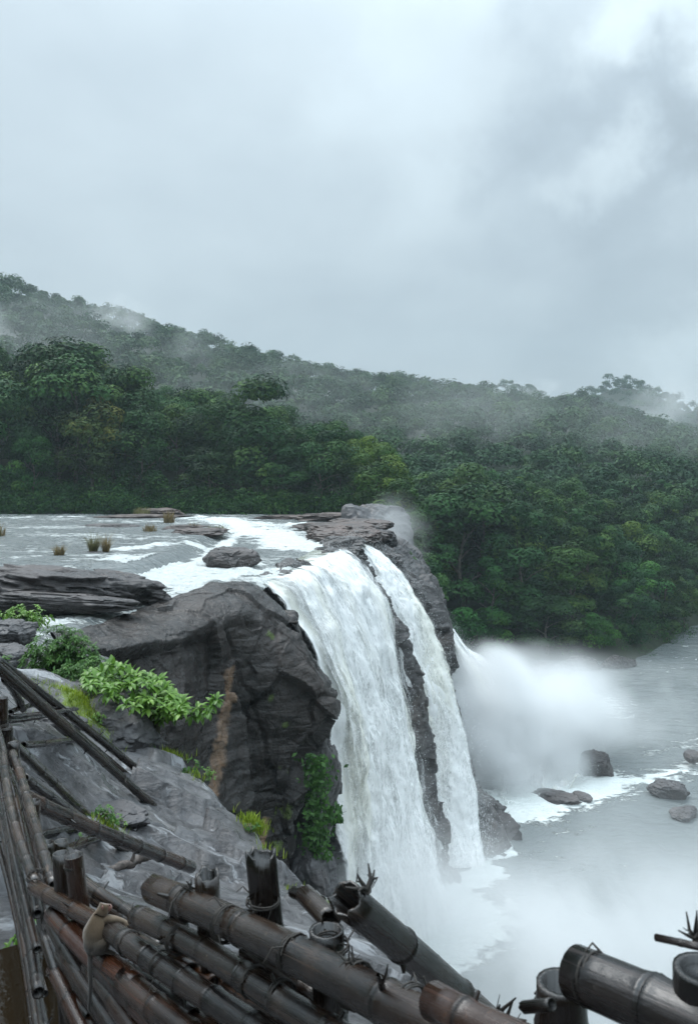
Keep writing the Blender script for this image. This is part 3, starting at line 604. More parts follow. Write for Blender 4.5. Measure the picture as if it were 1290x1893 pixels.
def make_fall(name, label, ctrl, nr, nc, mats, ew, veils=2, amp=.25, drops=15000, group='falls of the river plunging into the pool'):
    base = fall_sheet(name, ctrl, nr, nc, mats[0], None, .08, amp, 1.0, ew)
    tag(base, label, 'waterfall', group)
    for k in range(veils):
        fall_sheet('water_veil', ctrl, nr, nc, mats[1], base, .30 + .32 * k, amp * 1.5, 9.0 + 7 * k, ew * 1.6, .05 + .06 * k)
    G = loft(np.asarray(ctrl).transpose(1, 0, 2), 160, 60); Nn = gnormals(G)
    if Nn[80, 30, 0] < 0: Nn = -Nn
    r = np.random.default_rng(len(bpy.data.objects)); nd_ = drops; ii = (r.random(nd_) ** .8 * 158 + 1).astype(int); e_ = r.random(nd_)
    jj = (np.where(e_ < .15, r.random(nd_) * .15, np.where(e_ < .30, 1 - r.random(nd_) * .15, r.random(nd_))) * 59).astype(int)
    t_ = ii / 160; c = G[ii, jj] + Nn[ii, jj] * (r.uniform(.0, .5, nd_) + np.abs(r.normal(size=nd_)) * (.25 + .7 * t_))[:, None] + r.normal(size=(nd_, 3)) * (.18 + .35 * t_)[:, None]
    L = r.uniform(.006, .024, nd_) * (.7 + .6 * t_); V, F = cards(c, unit(r.normal(size=(nd_, 3)) + [.3, -1, .4]), L * 1.5, L, r)
    link('spray_drops', mesh_np('spray_drops', V, F, False), M_drops, base)
    return base
make_fall('waterfall', 'widest white waterfall pouring beside the massive dark rock bluff', A_, 420, 300, (M_fall, M_veil), .11)
make_fall('waterfall', 'narrower waterfall sliding over dark convex rock, between bare rock strips', B_, 360, 150, (M_thin, M_veil), .13, 1, .16)
S5b = A_[5].copy(); S5b[:, 0] += .5
soft = np.array([S5b, B_[0] + [-.3, -.3, 0], B_[1] + [0, -.4, 0]])
strand = [o for o in bpy.data.objects if o.name == 'waterfall.001'][0]
M_softveil = falls_mat('blown water veil', .50, 1.35, streak_amt=1.7, seed=31.0, grey=(.84, .86, .87))
fall_sheet('water_veil', soft, 260, 90, M_softveil, strand, .25, .3, 41.0, .30, .22)
TL = [[(800,1110,90),(815,1160,88),(828,1215,86),(845,1270,84),(862,1340,82),(880,1410,79.5),(895,1460,77),(908,1498,73.5)],
      [(800,1110,95),(820,1150,93),(848,1205,91),(885,1260,89),(915,1330,86),(940,1400,82.5),(958,1450,79.5),(970,1492,75)],
      [(800,1110,99),(822,1150,97),(860,1202,94),(925,1252,92),(970,1325,89),(1005,1395,85),(1025,1440,82),(1040,1470,77)],
      [(800,1110,103),(825,1150,101),(870,1206,98),(960,1256,95),(1025,1325,92),(1065,1390,88),(1090,1430,84.5),(1105,1455,80)]]
M_surge = falls_mat('bursting water', .15, 1.0, (.8, .82, .8), 1.1, 21.0, grey=(.80, .83, .84))
make_fall('waterfall', 'far waterfall bursting out as spray from behind the cliff edge', stream_pts(TL), 240, 200, (M_surge, M_veil), .40, 1, .7, drops=12000)

# ------------------------------------------------------------------ boulders and ledges
def ico(sub):
    bm = bmesh.new(); bmesh.ops.create_icosphere(bm, subdivisions=sub, radius=1.0)
    V = np.array([v.co[:] for v in bm.verts]); F = np.array([[v.index for v in f.verts] for f in bm.faces]); bm.free(); return V, F
ICO5 = ico(6); ICO4 = ico(5)
def boulder(name, loc, rad, seed, mat, label, cat='rock', group=None, rz=0.0, planes=13, strata=0.0, tilt=(0, 0), rough=.08, hi=True, sfreq=6.0, moss=0.0, kind=None):
    r = np.random.default_rng(seed); V, F = ICO5 if hi else ICO4
    n = r.normal(size=(planes, 3)); n /= np.linalg.norm(n, axis=1)[:, None]; dd = r.uniform(.68, 1.0, planes)
    n = np.concatenate([n, [[0, 0, 1], [.15, -.1, .9]]]); n /= np.linalg.norm(n, axis=1)[:, None]; dd = np.concatenate([dd, [.8, .84]])
    c = np.maximum(V @ n.T, .08); q = dd / c
    k = 9.0; rr = (np.sum(q ** -k, 1)) ** (-1 / k)
    p = V * np.minimum(rr, 1.15)[:, None]
    o_ = np.array([seed * 3.1, seed * 1.7, seed * .9])
    p = p + V * (.12 * fbm(p * 1.2 + o_, 3) + .6 * rough * fbm(p * 4 + o_, 5))[:, None]
    p = p + V * (.10 * facet(p * 1.9 + o_, seed, .9) + .045 * facet(p * 4.5 + o_, seed + 5, .9))[:, None]
    rad = np.array(rad, float)
    if strata > 0:
        lay = fbm(np.stack([p[:, 0] * .6, p[:, 1] * .6, p[:, 2] * sfreq], 1) + o_, 3)
        st = np.floor(lay * 3.0) / 3.0
        f = 1 + strata * (st + .25 * ridged(np.stack([p[:, 0], p[:, 1], p[:, 2] * sfreq * 1.8], 1) + o_, 3))
        p = p * np.stack([f, f, 1 + 0 * f], 1)
    p = p * rad
    M = Matrix.Rotation(R(rz), 3, 'Z') @ Matrix.Rotation(R(tilt[0]), 3, 'X') @ Matrix.Rotation(R(tilt[1]), 3, 'Y')
    p = p @ np.array(M).T
    at = {}
    if moss: at['moss'] = moss * sstep(p[:, 2], .2 * rad[2], rad[2]) * (fbm(p * .9 + o_, 3) > 0)
    o = link(name, mesh_np(name, p, F, attrs=at), mat, loc=loc)
    return tag(o, label, cat, group, kind)
def at(u, v, d): return P(u, v, d)
# river, left side
boulder('river_ledge', P(120,1094,38.5), (5.0,2.2,1.35), 21, M_ledge, 'long dark layered rock ledge crossing the river edge above the bush', rz=12, strata=.07, sfreq=3.0, tilt=(-4, 5))
boulder('river_ledge', P(228,1088,40.2), (2.35,1.5,.95), 22, M_ledge, 'black cracked block at the river end of the layered ledge', rz=-8, strata=.09, sfreq=3.5, tilt=(-8, 9), planes=9)
boulder('river_ledge', P(85,1116,36.0), (3.9,1.5,.62), 23, M_ledge, 'lower grey rock shelf in front of the layered ledge', rz=10, strata=.08, sfreq=3.0, tilt=(-6, 4))
boulder('river_ledge', P(-40,1090,37.5), (4.5,2.6,1.2), 27, M_ledge, 'flat grey rock shelf at the left end of the layered ledge', rz=5, strata=.08, sfreq=3.0, tilt=(-5, 3))
boulder('river_boulder', P(422,1036,55), (1.95,1.35,1.0), 24, M_ledge, 'dark boulder standing in white rapids above the main waterfall', rz=-6, planes=10, rough=.05)
boulder('river_shelf', PZ(205,974,-5.55), (3.9,2.2,.42), 25, M_ledge, 'low flat rock island in calm water, upstream of the brown tufts', rz=3, strata=.2)
boulder('river_shelf', PZ(372,985,-5.5), (2.7,3.0,.50), 26, M_red, 'brown grass-tufted rock shelf beside the upstream rapids', rz=-25, strata=.25)
boulder('river_shelf', PZ(338,976,-5.5), (1.9,3.2,.42), 28, M_red, 'thin brown rock rib between two white rapids upstream', rz=-20, strata=.25)
boulder('river_shelf', PZ(262,957,-5.5), (6.2,2.6,.6), 29, M_red, 'low brown rock shelf close to the far forest bank', rz=6, strata=.2)
boulder('river_shelf', PZ(300,948,-5.5), (3.2,2.6,1.0), 30, M_red, 'pale brown rock hump under the far bank trees', rz=6, strata=.2)
boulder('river_stone', PZ(182,1022,-5.5), (.9,.5,.14), 31, M_ledge, 'small wet stone under the pair of tan grass tufts', hi=False)
# right side of the lip
RR = [((640,985,80),(4.6,5.5,1.1),41,'broad reddish rock shelf at the brink right of the river',20,.2),
      ((662,992,77),(2.1,3.0,.95),42,'reddish rock slab at the head of the narrower waterfall',35,.2),
      ((676,974,86),(2.5,3.4,1.0),43,'flat reddish rock behind the dark brink boulder',10,.22),
      ((605,972,92),(3.6,2.6,.45),44,'low reddish rock shelf at the far river edge',0,.25),
      ((700,998,83),(1.95,2.3,1.45),45,'dark brown boulder perched on the brink right of the falls',15,.05),
      ((650,968,94),(3.2,2.4,.7),46,'brown rock shelf behind the brink under the small bush',0,.22),
      ((628,1002,73),(1.6,2.6,.75),47,'grey cracked rock wedge between the two waterfalls at the brink',40,.25),
      ((650,1022,69),(1.0,2.0,.8),48,'dark broken rock knob dividing the two waterfalls',35,.25),
      ((724,1042,76),(1.3,1.6,1.3),49,'dark rock knob on the cliff edge right of the narrower waterfall',0,.2),
      ((560,958,118),(8.5,3.0,.55),50,'long low brown rock bank across the far channel',0,.2),
      ((620,955,112),(6,3.0,.7),51,'brown earth-coloured rock below the far bank trees',0,.2)]
for (pos, rad, sd_, lab, rz, stt) in RR:
    boulder('brink_rock', P(*pos), rad, sd_, M_red if sd_ not in (45, 47, 48, 49) else M_falls_rock, lab, group='rocks at the brink of the falls', rz=rz, strata=stt * .5, sfreq=4.0)
boulder('rock_dome', P(690,986,103), (4.4,5,4.6), 52, M_bould, 'smooth pale grey rock dome in thin mist beyond the brink', planes=5, rough=.03)
# pool
PR = [((1103,1411,82),(1.75,1.5,1.55),61,'rounded grey boulder half hidden in spray in the pool',.0),
      ((1028,1474,75.5),(2.3,1.1,.62),62,'long low dark rock lying in the pool foam',.05),
      ((1078,1474,75.3),(1.15,.8,.42),66,'small dark rock touching the end of the long low pool rock',.05),
      ((1230,1460,76),(1.68,1.3,1.10),63,'blocky dark boulder standing alone in the open pool',.0),
      ((1268,1503,71.5),(1.35,1.0,.55),64,'faint grey rock veiled by mist in the pool',.0),
      ((1284,1398,84),(1.2,1.0,.6),65,'misty grey rock at the far edge of the pool near the frame',.0)]
for (pos, rad, sd_, lab, stt) in PR:
    boulder('pool_rock', P(*pos), rad, sd_, M_ledge, lab, group='rocks in the plunge pool', rz=sd_ * 37, strata=stt)
for k, (u, v, d, a, b_, lab) in enumerate(((1010,1240,124,4.6,2.2,'dark wet bank rock under hanging forest behind the spray'),(1075,1232,126,4.2,2.4,'dark bank rock at the pool edge beneath leaning trees'),(1140,1226,128,4.0,1.9,'low grey bank rock beside the open lower river'),(945,1240,122,4.2,2.6,'shadowed bank rock just above the brightest spray'))):
    boulder('bank_rock', P(u, v, d), (a * .8, 2.0, b_ * .8), 70 + k, M_cliff, lab, group='rocks along the forest bank of the pool', rz=k * 20, strata=.1)
# near boulders on the slab
NB = [((218,1342,14.6),(.72,.85,.58),81,'smooth brown-grey boulder below the bright leafy shrub',-20,(0,10)),
      ((80,1262,17.2),(.40,.42,.30),82,'small rounded grey boulder under the dark bush',10,(0,0)),
      ((18,1168,21),(.58,.6,.42),83,'grey boulder with pale lichen, beside the light green bush',0,(0,0)),
      ((12,1222,19),(.52,.6,.42),84,'dark boulder below the lichen-spotted boulder',30,(0,0)),
      ((130,1278,16.6),(.42,.5,.25),85,'flat dark rock between the small boulder and the moss',0,(0,0)),
      ((250,1368,14.6),(.55,.5,.36),86,'dark wet rock tucked below the brown-grey boulder',15,(0,0)),
      ((200,1512,10.2),(.5,.32,.18),87,'low dark rock beside the weeds on the slab',-25,(0,0)),
      ((110,1335,12.6),(.36,.3,.2),88,'flat brown stone under the bundled poles',0,(0,0))]
for (pos, rad, sd_, lab, rz, tl) in NB:
    boulder('boulder', P(*pos), rad, sd_, M_bould, lab, 'boulder', 'boulders on the near rock slab', rz, 10, .04, tl, .05, moss=.3 if sd_ in (81,) else 0)
boulder('buttress_rock', P(588,1440,42.5), (1.1,1.3,3.6), 91, M_falls_rock, 'grey wet buttress rock under the bluff overhang at the waterfall edge', planes=14, strata=.03)
boulder('buttress_rock', P(575,1625,40), (1.5,1.3,2.0), 92, M_bould, 'pale grey rock at the foot of the bluff behind the bamboo post', planes=12)

# ------------------------------------------------------------------ vegetation builders
def lobes_cloud(r, cen, lr, per, size, upb=.35, lim=-.45, nr_=.30, ct=.20):
    """leaf cards over a set of leafy lobes"""
    Vs, Ts = [], []
    n = len(cen); C0 = np.repeat(cen, per, 0); Rr = np.repeat(lr, per); tone = np.repeat(r.random(n), per)
    d = unit(r.normal(size=(n * per, 3))); d[:, 2] = np.where(d[:, 2] < lim, -d[:, 2], d[:, 2])
    pos = C0 + d * (Rr * (1.06 - .42 * r.random(n * per) ** 3))[:, None] * np.array([1, 1, .78])
    nr = unit(d + np.array([0, 0, upb]) + nr_ * r.normal(size=(n * per, 3)))
    L = size * r.uniform(.6, 1.25, n * per)
    V, F = cards(pos, nr, L, L * r.uniform(.42, .62, n * per), r)
    t = np.clip((1 - ct) * tone + ct * r.random(n * per), 0, 1)
    return V, F, np.repeat(t, 4)
def tube(path, rad, sides=8):
    path = np.asarray(path, float); rad = np.asarray(rad, float); n = len(path)
    T = unit(np.gradient(path, axis=0)); ref = np.array([0, 0, 1.0]) if abs(T[0, 2]) < .9 else np.array([1.0, 0, 0])
    A1 = unit(np.cross(T, ref)); B1 = np.cross(T, A1)
    a = np.linspace(0, 2 * math.pi, sides, endpoint=False)
    V = path[:, None] + rad[:, None, None] * (np.cos(a)[None, :, None] * A1[:, None] + np.sin(a)[None, :, None] * B1[:, None])
    F = []
    for i in range(n - 1):
        for k in range(sides):
            F.append((i * sides + k, i * sides + (k + 1) % sides, (i + 1) * sides + (k + 1) % sides, (i + 1) * sides + k))
    return V.reshape(-1, 3), np.array(F)
def join(parts):
    Vs, Fs, o = [], [], 0
    for V, F in parts: Vs.append(V); Fs.append(F + o); o += len(V)
    return np.concatenate(Vs), np.concatenate(Fs)
def crown_mesh(seed, kind, per=300, size=.30):
    r = np.random.default_rng(seed); cen, lr = [], []
    n = {'broad': 21, 'tall': 20, 'vine': 30, 'flat': 18, 'bush': 13}[kind]
    for k in range(n):
        a = r.uniform(0, 2 * math.pi); w = r.random()
        if kind == 'broad': w = w ** .8; rad = 5.2 * math.sin(math.pi * (.16 + .72 * w)) ** .8; zz = 3.2 + 11.2 * w
        elif kind == 'tall': rad = 3.9 * math.sin(math.pi * (.10 + .80 * w)) ** .6; zz = 4.0 + 11.4 * w
        elif kind == 'vine': rad = (2.6 + 1.8 * w + .9 * math.sin(6 * w + seed)) * (1 if w < .85 else .7); zz = .6 + 14.6 * w
        elif kind == 'flat': rad = 6.4 * math.sqrt(r.random()); zz = 11.5 + 3.6 * (1 - (rad / 6.6) ** 2) - 2.6 * r.random() * (rad / 6.5); 
        else: rad = 4.2 * math.cos(.5 * math.pi * w) ** .6; zz = .8 + 6.5 * w
        q = r.uniform(.5, 1.0) if kind != 'flat' else 1.0
        rad *= q * (1 + .22 * math.sin(2 * a + seed) + .12 * math.sin(3 * a + 2 * seed))
        cen.append((rad * math.cos(a), rad * math.sin(a), zz)); lr.append(r.uniform(1.5, 2.9) * (.75 if kind == 'vine' else 1))
    V, F, t = lobes_cloud(r, np.array(cen), np.array(lr), per, size)
    return mesh_np('crown', V, F, False, {'tone': t})
def trunk_mesh(seed, top=11.0):
    r = np.random.default_rng(seed + 500)
    path = np.array([[.25 * math.sin(k * .9 + seed), .25 * math.cos(k * 1.1 + seed), -1.2 + k * (top + 1.2) / 7] for k in range(8)]); path[:2, :2] *= .2
    parts = [tube(path, np.linspace(.34, .09, 8))]
    for k in range(6):
        b = path[3 + k % 4]; a = r.uniform(0, 6.28); ln = r.uniform(2.2, 3.8)
        e = b + np.array([math.cos(a) * ln, math.sin(a) * ln, r.uniform(1.2, 2.8)])
        parts.append(tube(np.array([b, (b + e) / 2 + [0, 0, .25], e]), [.13, .085, .03], 6))
    return mesh_np('trunk', *join(parts))
KINDS = ['broad', 'broad', 'broad', 'tall', 'tall', 'vine', 'vine', 'flat', 'bush']
CROWNS = [(k, crown_mesh(100 + i, k)) for i, k in enumerate(KINDS)]
TRUNKS = [trunk_mesh(i, 12.5 if KINDS[i] == 'flat' else (4 if KINDS[i] == 'bush' else 10.5)) for i in range(len(KINDS))]
def tree(loc, h, idx, rz, wide, col, label, group, name='forest_tree', cat='tree'):
    k, cme = CROWNS[idx]; hh = 8.0 if k == 'bush' else 16.0
    e = empty(name, loc, label, cat, group); e.rotation_euler = (0, 0, rz); s = h / hh; e.scale = (s * wide, s * wide, s)
    c = link('crown', cme, M_leaf, e); c.color = (*col, 1)
    link('trunk', TRUNKS[idx], M_bark, e); return e

TOPU = [-300,-100,0,60,150,200,250,330,400,440,470,490,520,560,600,690,715,730,800,860,900,1000,1100,1200,1290,1500]
TOPV = [655,648,640,650,648,662,700,712,728,745,742,735,752,790,785,808,850,872,868,868,872,878,880,880,882,885]
NOTE = [ # u, d, top v, base drop, crown kind, wide, colour, label
  (488,140,716,3,1.05,(.80,.85,.85),'tall tree with an open dark crown rising above the far river bank'),
  (168,139,728,0,1.0,(1.7,1.0,.85),'brownish-leaved tree in the green wall of the far bank'),
  (62,137,800,1,.85,(1.15,1.35,1.0),'fresh green dome-shaped tree low on the far bank'),
  (150,156,645,3,1.25,(.72,.82,.85),'tall dark tree standing highest on the far bank forest'),
  (590,137,775,2,1.05,(.9,.95,1.0),'broad pale-hazed tree directly above the far channel'),
  (690,139,803,0,.95,(1.6,1.35,.7),'yellow-green tree at the end of the far bank row'),
  (1060,152,1030,1,1.25,(.95,1.05,1.0),'wide rounded light green crown low on the slope by the lower river'),
  (1255,166,1052,2,1.1,(.55,.66,.80),'dark rounded tree beside the lower river, nearest the frame edge'),
  (960,140,930,5,1.0,(.78,.92,.85),'tall vine-draped tree column on the slope across the gorge'),
  (1100,134,1135,8,.9,(1.35,1.5,.9),'bright green bush tree leaning over the lower river bank'),
  (845,130,1118,8,1.0,(1.1,1.5,1.0),'glossy green rounded bush tree beside the cliff edge'),
  (1010,146,1075,0,.8,(1.35,1.15,.7),'small olive-brown tree halfway down the gorge slope')]
placed = []
for (u, d, vt, idx, wd, col, lab) in NOTE:
    x, y = (u - UC) / FPX * d, d; zb = float(terrain_h(np.array([x]), np.array([y]))[0]) - .3
    h = (VH - vt) / FPX * d - zb
    if idx == 8: h = min(h, 9)
    tree((x, y, zb), h, idx, random.uniform(0, 6.3), wd if h > 9 else wd * 1.1, col, lab, None); placed.append((x, y, 4.0))
def scatter(n_try, gen, mind, keep):
    outp = []
    for _ in range(n_try):
        x, y = gen()
        if not keep(x, y): continue
        if any((x - a) ** 2 + (y - b) ** 2 < (mind * .5 + m * .5) ** 2 for a, b, m in placed): continue
        placed.append((x, y, mind)); outp.append((x, y))
    return outp
def sbank(x, y):
    d, s_, _ = polydist(np.array([[x, y]], float), BANK); return float(d[0] * s_[0])
def kind_color(r):
    q = r.random()
    if q < .05: return (1.4, 1.2, .8)
    if q < .15: return (1.35, 1.15, .78)
    if q < .24: return (.62, .78, .85)
    if q < .34: return (1.05, 1.35, .95)
    b = r.uniform(.62, 1.25); return (b * r.uniform(.9, 1.08), b, b * r.uniform(.86, 1.04))
def tcap(x, y): return (VH - np.interp(x / y * FPX + UC, TOPU, TOPV)) / FPX * y
left = scatter(9000, lambda: (random.uniform(-84, 5), random.uniform(135, 190)), 7.0, lambda x, y: -.52 * y < x < 4)
left = sorted(left, key=lambda q: q[1])[:100]
for x, y in left:
    zb = float(terrain_h(np.array([x]), np.array([y]))[0]) - .3
    cap = tcap(x, y) - zb
    if cap < 4: continue
    front = y < 143
    h = min(random.uniform(19, 29), cap * random.uniform(.84, 1.0)) if not front else min(random.uniform(9, 24), cap * random.uniform(.6, .97))
    idx = random.choice([0, 1, 8, 3, 5, 5, 6, 8] if front else [0, 1, 2, 3, 4, 7, 0])
    tree((x, y, zb), h, idx, random.uniform(0, 6.3), random.uniform(.72, 1.0) * (1.35 if h < 12 else 1), kind_color(rng),
         'dark green broadleaf tree in the forest wall along the far river bank', 'trees massed along the far river bank')
def genr():
    y = random.uniform(112, 215); return random.uniform(4, .50 * y), y
right = scatter(14000, genr, 7.0, lambda x, y: 1.0 < sbank(x, y) < 50 and x > 4 + max(0, 118 - y) * .1)
right = sorted(right, key=lambda q: sbank(*q))[:150]
for x, y in right:
    zb = float(terrain_h(np.array([x]), np.array([y]))[0]) - .3; sb = sbank(x, y)
    h = min(random.uniform(9, 14) if sb < 7 else random.uniform(13, 20), (tcap(x, y) - zb) * random.uniform(.9, 1.0))
    h = max(h, 8) * (1.25 if rng.random() < .10 else 1)
    idx = random.choice([1, 2, 5, 6, 0, 5]) if sb < 25 else random.choice([0, 1, 2, 3, 5, 6, 7])
    tree((x, y, zb), h, idx, random.uniform(0, 6.3), random.uniform(.9, 1.25) * (1.2 if h < 10 else 1), kind_color(rng),
         'green tree in the dense forest covering the slope across the gorge', 'trees on the slope across the gorge')

# continuous forest on the hills: too many trees to count
def forest_mass(name, pts, per_l, nl, size, Rm, seed):
    r = np.random.default_rng(seed); n = len(pts)
    z = terrain_h(pts[:, 0], pts[:, 1]); H = r.uniform(.62, 1.40, n) * Rm
    cen = np.repeat(np.stack([pts[:, 0], pts[:, 1], z + 1.0 * H + 1 + r.uniform(-1.5, 3.5, n)], 1), nl, 0)
    d = unit(r.normal(size=(n * nl, 3))); d[:, 2] = np.abs(d[:, 2]) * 1.1 - .3
    sc = np.repeat(H, nl)[:, None]
    cen = cen + d * sc * r.uniform(.30, .62, (n * nl, 1)) * np.array([1, 1, .95])
    lr = np.repeat(H, nl) * r.uniform(.34, .56, n * nl)
    V, F, t = lobes_cloud(r, cen, lr, per_l, size, nr_=.26, ct=.10)
    tt = np.repeat(r.random(n) ** 1.2, nl * per_l * 4)
    t = np.clip(.70 * tt + .34 * t, 0, 1)
    return tag(link(name, mesh_np(name, V, F, False, {'tone': t}), M_far), 'continuous tree canopy covering ' + ('the near foot of the hills' if size < .8 else 'the misty hillsides'), kind='stuff')
def jit(y0, y1, sp, keep):
    r = np.random.default_rng(int(y0)); ys = np.arange(y0, y1, sp * .86); o = []
    for k, y in enumerate(ys):
        xs = np.arange(-.95 * y, .66 * y, sp) + (k % 2) * sp / 2
        o.append(np.stack([xs + r.uniform(-.35, .35, len(xs)) * sp, y + r.uniform(-.35, .35, len(xs)) * sp], 1))
    o = np.concatenate(o); return o[keep(o[:, 0], o[:, 1])]
PL = np.array(placed)
def keep_near(x, y):
    d, s_, _ = polydist(np.stack([x, y], 1), BANK); sb = d * s_
    ok = np.where(x < 5, (y > 190) | ((x < -.52 * y) & (y > 134)), (sb > 40) | ((y > 190) & (sb > 2)))
    for a, b, m in placed: ok &= (x - a) ** 2 + (y - b) ** 2 > 9
    return ok
forest_mass('hill_foot_forest', jit(134, 300, 7.0, keep_near), 34, 10, .58, 4.6, 11)
forest_mass('hill_forest', np.concatenate([jit(300, 550, 10.6, lambda x, y: x > -.75 * y), jit(745, 880, 12, lambda x, y: x > .08 * y)]), 34, 8, .80, 5.7, 12)
# undergrowth at the banks
ug = []
for k in range(1500):
    if k % 5 < 3: x = rng.uniform(-78, 4); y = 132.2 + rng.uniform(0, 1) ** 2 * 15 + .3 * math.sin(x * .4)
    else:
        y = rng.uniform(112, 205); x = rng.uniform(5, .48 * y)
        if not -0.5 < sbank(x, y) < 9: continue
    ug.append((x, y))
ug = np.array(ug); r = np.random.default_rng(77); H = r.uniform(.6, 1.5, len(ug)) ** 1.3 * np.where(ug[:, 0] < 5, 1.7 + .9 * (pn(np.stack([ug[:, 0] * .13, ug[:, 1] * .2, 0 * ug[:, 0]], 1))), 1.6)
z = terrain_h(ug[:, 0], ug[:, 1])
cen = np.repeat(np.stack([ug[:, 0], ug[:, 1], z + H * .5], 1), 5, 0) + r.normal(size=(len(ug) * 5, 3)) * np.repeat(H, 5)[:, None] * .55
V, F, t = lobes_cloud(r, cen, np.repeat(H, 5) * .6, 26, .19)
o = link('undergrowth', mesh_np('undergrowth', V, F, False, {'tone': t}), M_leaf); o.color = (.85, 1.0, .8, 1)
tag(o, 'low bushes and creepers along the river banks under the trees', kind='stuff')

# ------------------------------------------------------------------ near plants
def leaf_blade(base, d, L, w, droop, r, seg=4):
    """a broad pointed leaf as a curved strip folded along its midrib"""
    d = unit(d); side = unit(np.cross(d, [0, 0, 1.0]) + 1e-6); V = []
    p = np.array(base, float); dirv = d.copy()
    prof = [.12, .72, 1.0, .72, .05]
    for k in range(seg + 1):
        ww = w * prof[k]; up = np.cross(side, dirv)
        V += [p - side * ww + up * ww * .35, p, p + side * ww + up * ww * .35]
        dirv = unit(dirv + np.array([0, 0, -droop])); p = p + dirv * L / seg
    F = []
    for k in range(seg):
        a = 3 * k; F += [(a, a + 1, a + 4, a + 3), (a + 1, a + 2, a + 5, a + 4)]
    return np.array(V), np.array(F)
def rosettes(tips, r, nl, L, w, droop=.22):
    parts, tone = [], []
    for (p, ax) in tips:
        t0 = r.random(); ax = unit(np.array(ax)); e1 = unit(np.cross(ax, r.normal(size=3))); e2 = np.cross(ax, e1); a0 = r.uniform(0, 6.3)
        for k in range(nl):
            a = a0 + k * 2.4; el = r.uniform(-.05, .75)
            d = (e1 * math.cos(a) + e2 * math.sin(a)) * math.cos(el) + ax * math.sin(el)
            s_ = r.uniform(.65, 1.1)
            V, F = leaf_blade(np.array(p) - ax * .03 * k * L, d, L * s_, w * s_, droop * r.uniform(.5, 1.4), r); parts.append((V, F)); tone += [np.clip(.45 * t0 + .55 * r.random(), 0, 1)] * len(V)
    V, F = join(parts); return V, F, np.array(tone)
r = np.random.default_rng(41)
sh_base = np.array(P(262, 1352, 15.2))
tips, stems = [], []
for k in range(150):
    u = r.uniform(158, 340); c0 = np.interp(u, [160,200,240,290,338], [1246,1222,1232,1252,1290]); c1 = np.interp(u, [160,200,240,290,338], [1262,1290,1305,1322,1318])
    q = r.random(); v = c0 + (c1 - c0) * q; d = 15.4 - 1.0 * q + r.uniform(-.5, .7)
    p = P(u, v, d); tips.append((p, (r.normal() * .4, -.45 + r.normal() * .3, .8)))
    if k % 3 == 0:
        m = (sh_base * .45 + p * .55) + np.array([0, .1, -.05]); stems.append(tube(np.array([sh_base + r.normal(size=3) * .06, m, p]), [.020, .013, .006], 6))
for (u, v, d) in ((355,1322,15.0),(372,1318,15),(392,1300,15),(402,1292,15.1),(385,1312,14.9),(366,1308,15),(310,1318,14.8),(298,1330,14.7)):
    p = P(u, v, d); tips.append((p, (.4, -.5, .6)))
stems.append(tube(np.array([P(280,1335,15.1), P(330,1330,15.1), P(372,1315,15), P(402,1293,15.1)]), [.014, .012, .009, .004], 6))
for k in range(18):   # trailing small shoots below the shrub
    a = P(285 + r.uniform(-12, 12), 1330, 15); b_ = P(288 + r.uniform(-22, 22), r.uniform(1350, 1390), 14.9)
    stems.append(tube(np.array([a, (a + b_) / 2 + r.normal(size=3) * .03, b_]), [.006, .005, .003], 4))
e = empty('leafy_shrub', sh_base, 'bright green broad-leaved shrub sprouting beside the massive dark rock', 'shrub')
V, F, t = rosettes(tips, r, 9, .205, .043)
link('foliage', mesh_np('foliage', V - sh_base, F, True, {'tone': t}), M_bright, e)
V, F = join(stems); link('stem', mesh_np('stem', V - sh_base, F), M_twig, e)

def small_bush(name, base, ext, n, L, w, seed, mat, label, nl=7, cat='bush', droop=.15, grp=None):
    r = np.random.default_rng(seed); base = np.array(base); tips = []; stems = []
    for k in range(n):
        d = unit(r.normal(size=3)); d[2] = abs(d[2]); p = base + d * np.array(ext) * r.uniform(.35, 1.0)
        tips.append((p, d + np.array([0, -.2, .5])))
        if k % 5 == 0: stems.append(tube(np.array([base + r.normal(size=3) * .04, (base + p) / 2 + [0, 0, .05], p]), [.012, .009, .004], 5))
    e = empty(name, base, label, cat, grp)
    V, F, t = rosettes(tips, r, nl, L, w, droop); link('foliage', mesh_np('foliage', V - base, F, True, {'tone': t}), mat, e)
    V, F = join(stems); link('stem', mesh_np('stem', V - base, F), M_twig, e); return e
small_bush('fern_bush', P(112,1245,18), (.9,.75,1.1), 520, .13, .021, 51, M_bush, 'dark feathery bush filling the gap left of the bright shrub', 10)
small_bush('fern_bush', P(160,1262,17.2), (.75,.6,.6), 300, .12, .019, 52, M_bush, 'low dark ferny bush between the boulder and the bright shrub', 10)
small_bush('leafy_bush', P(45,1160,23), (.85,.6,.75), 110, .16, .034, 53, M_bright, 'light green bush behind the lichen-spotted boulder', 8)
small_bush('leafy_bush', P(2,1240,18.3), (.32,.3,.36), 40, .14, .03, 54, M_bush, 'small green bush cut by the frame beside the dark boulder', 7)
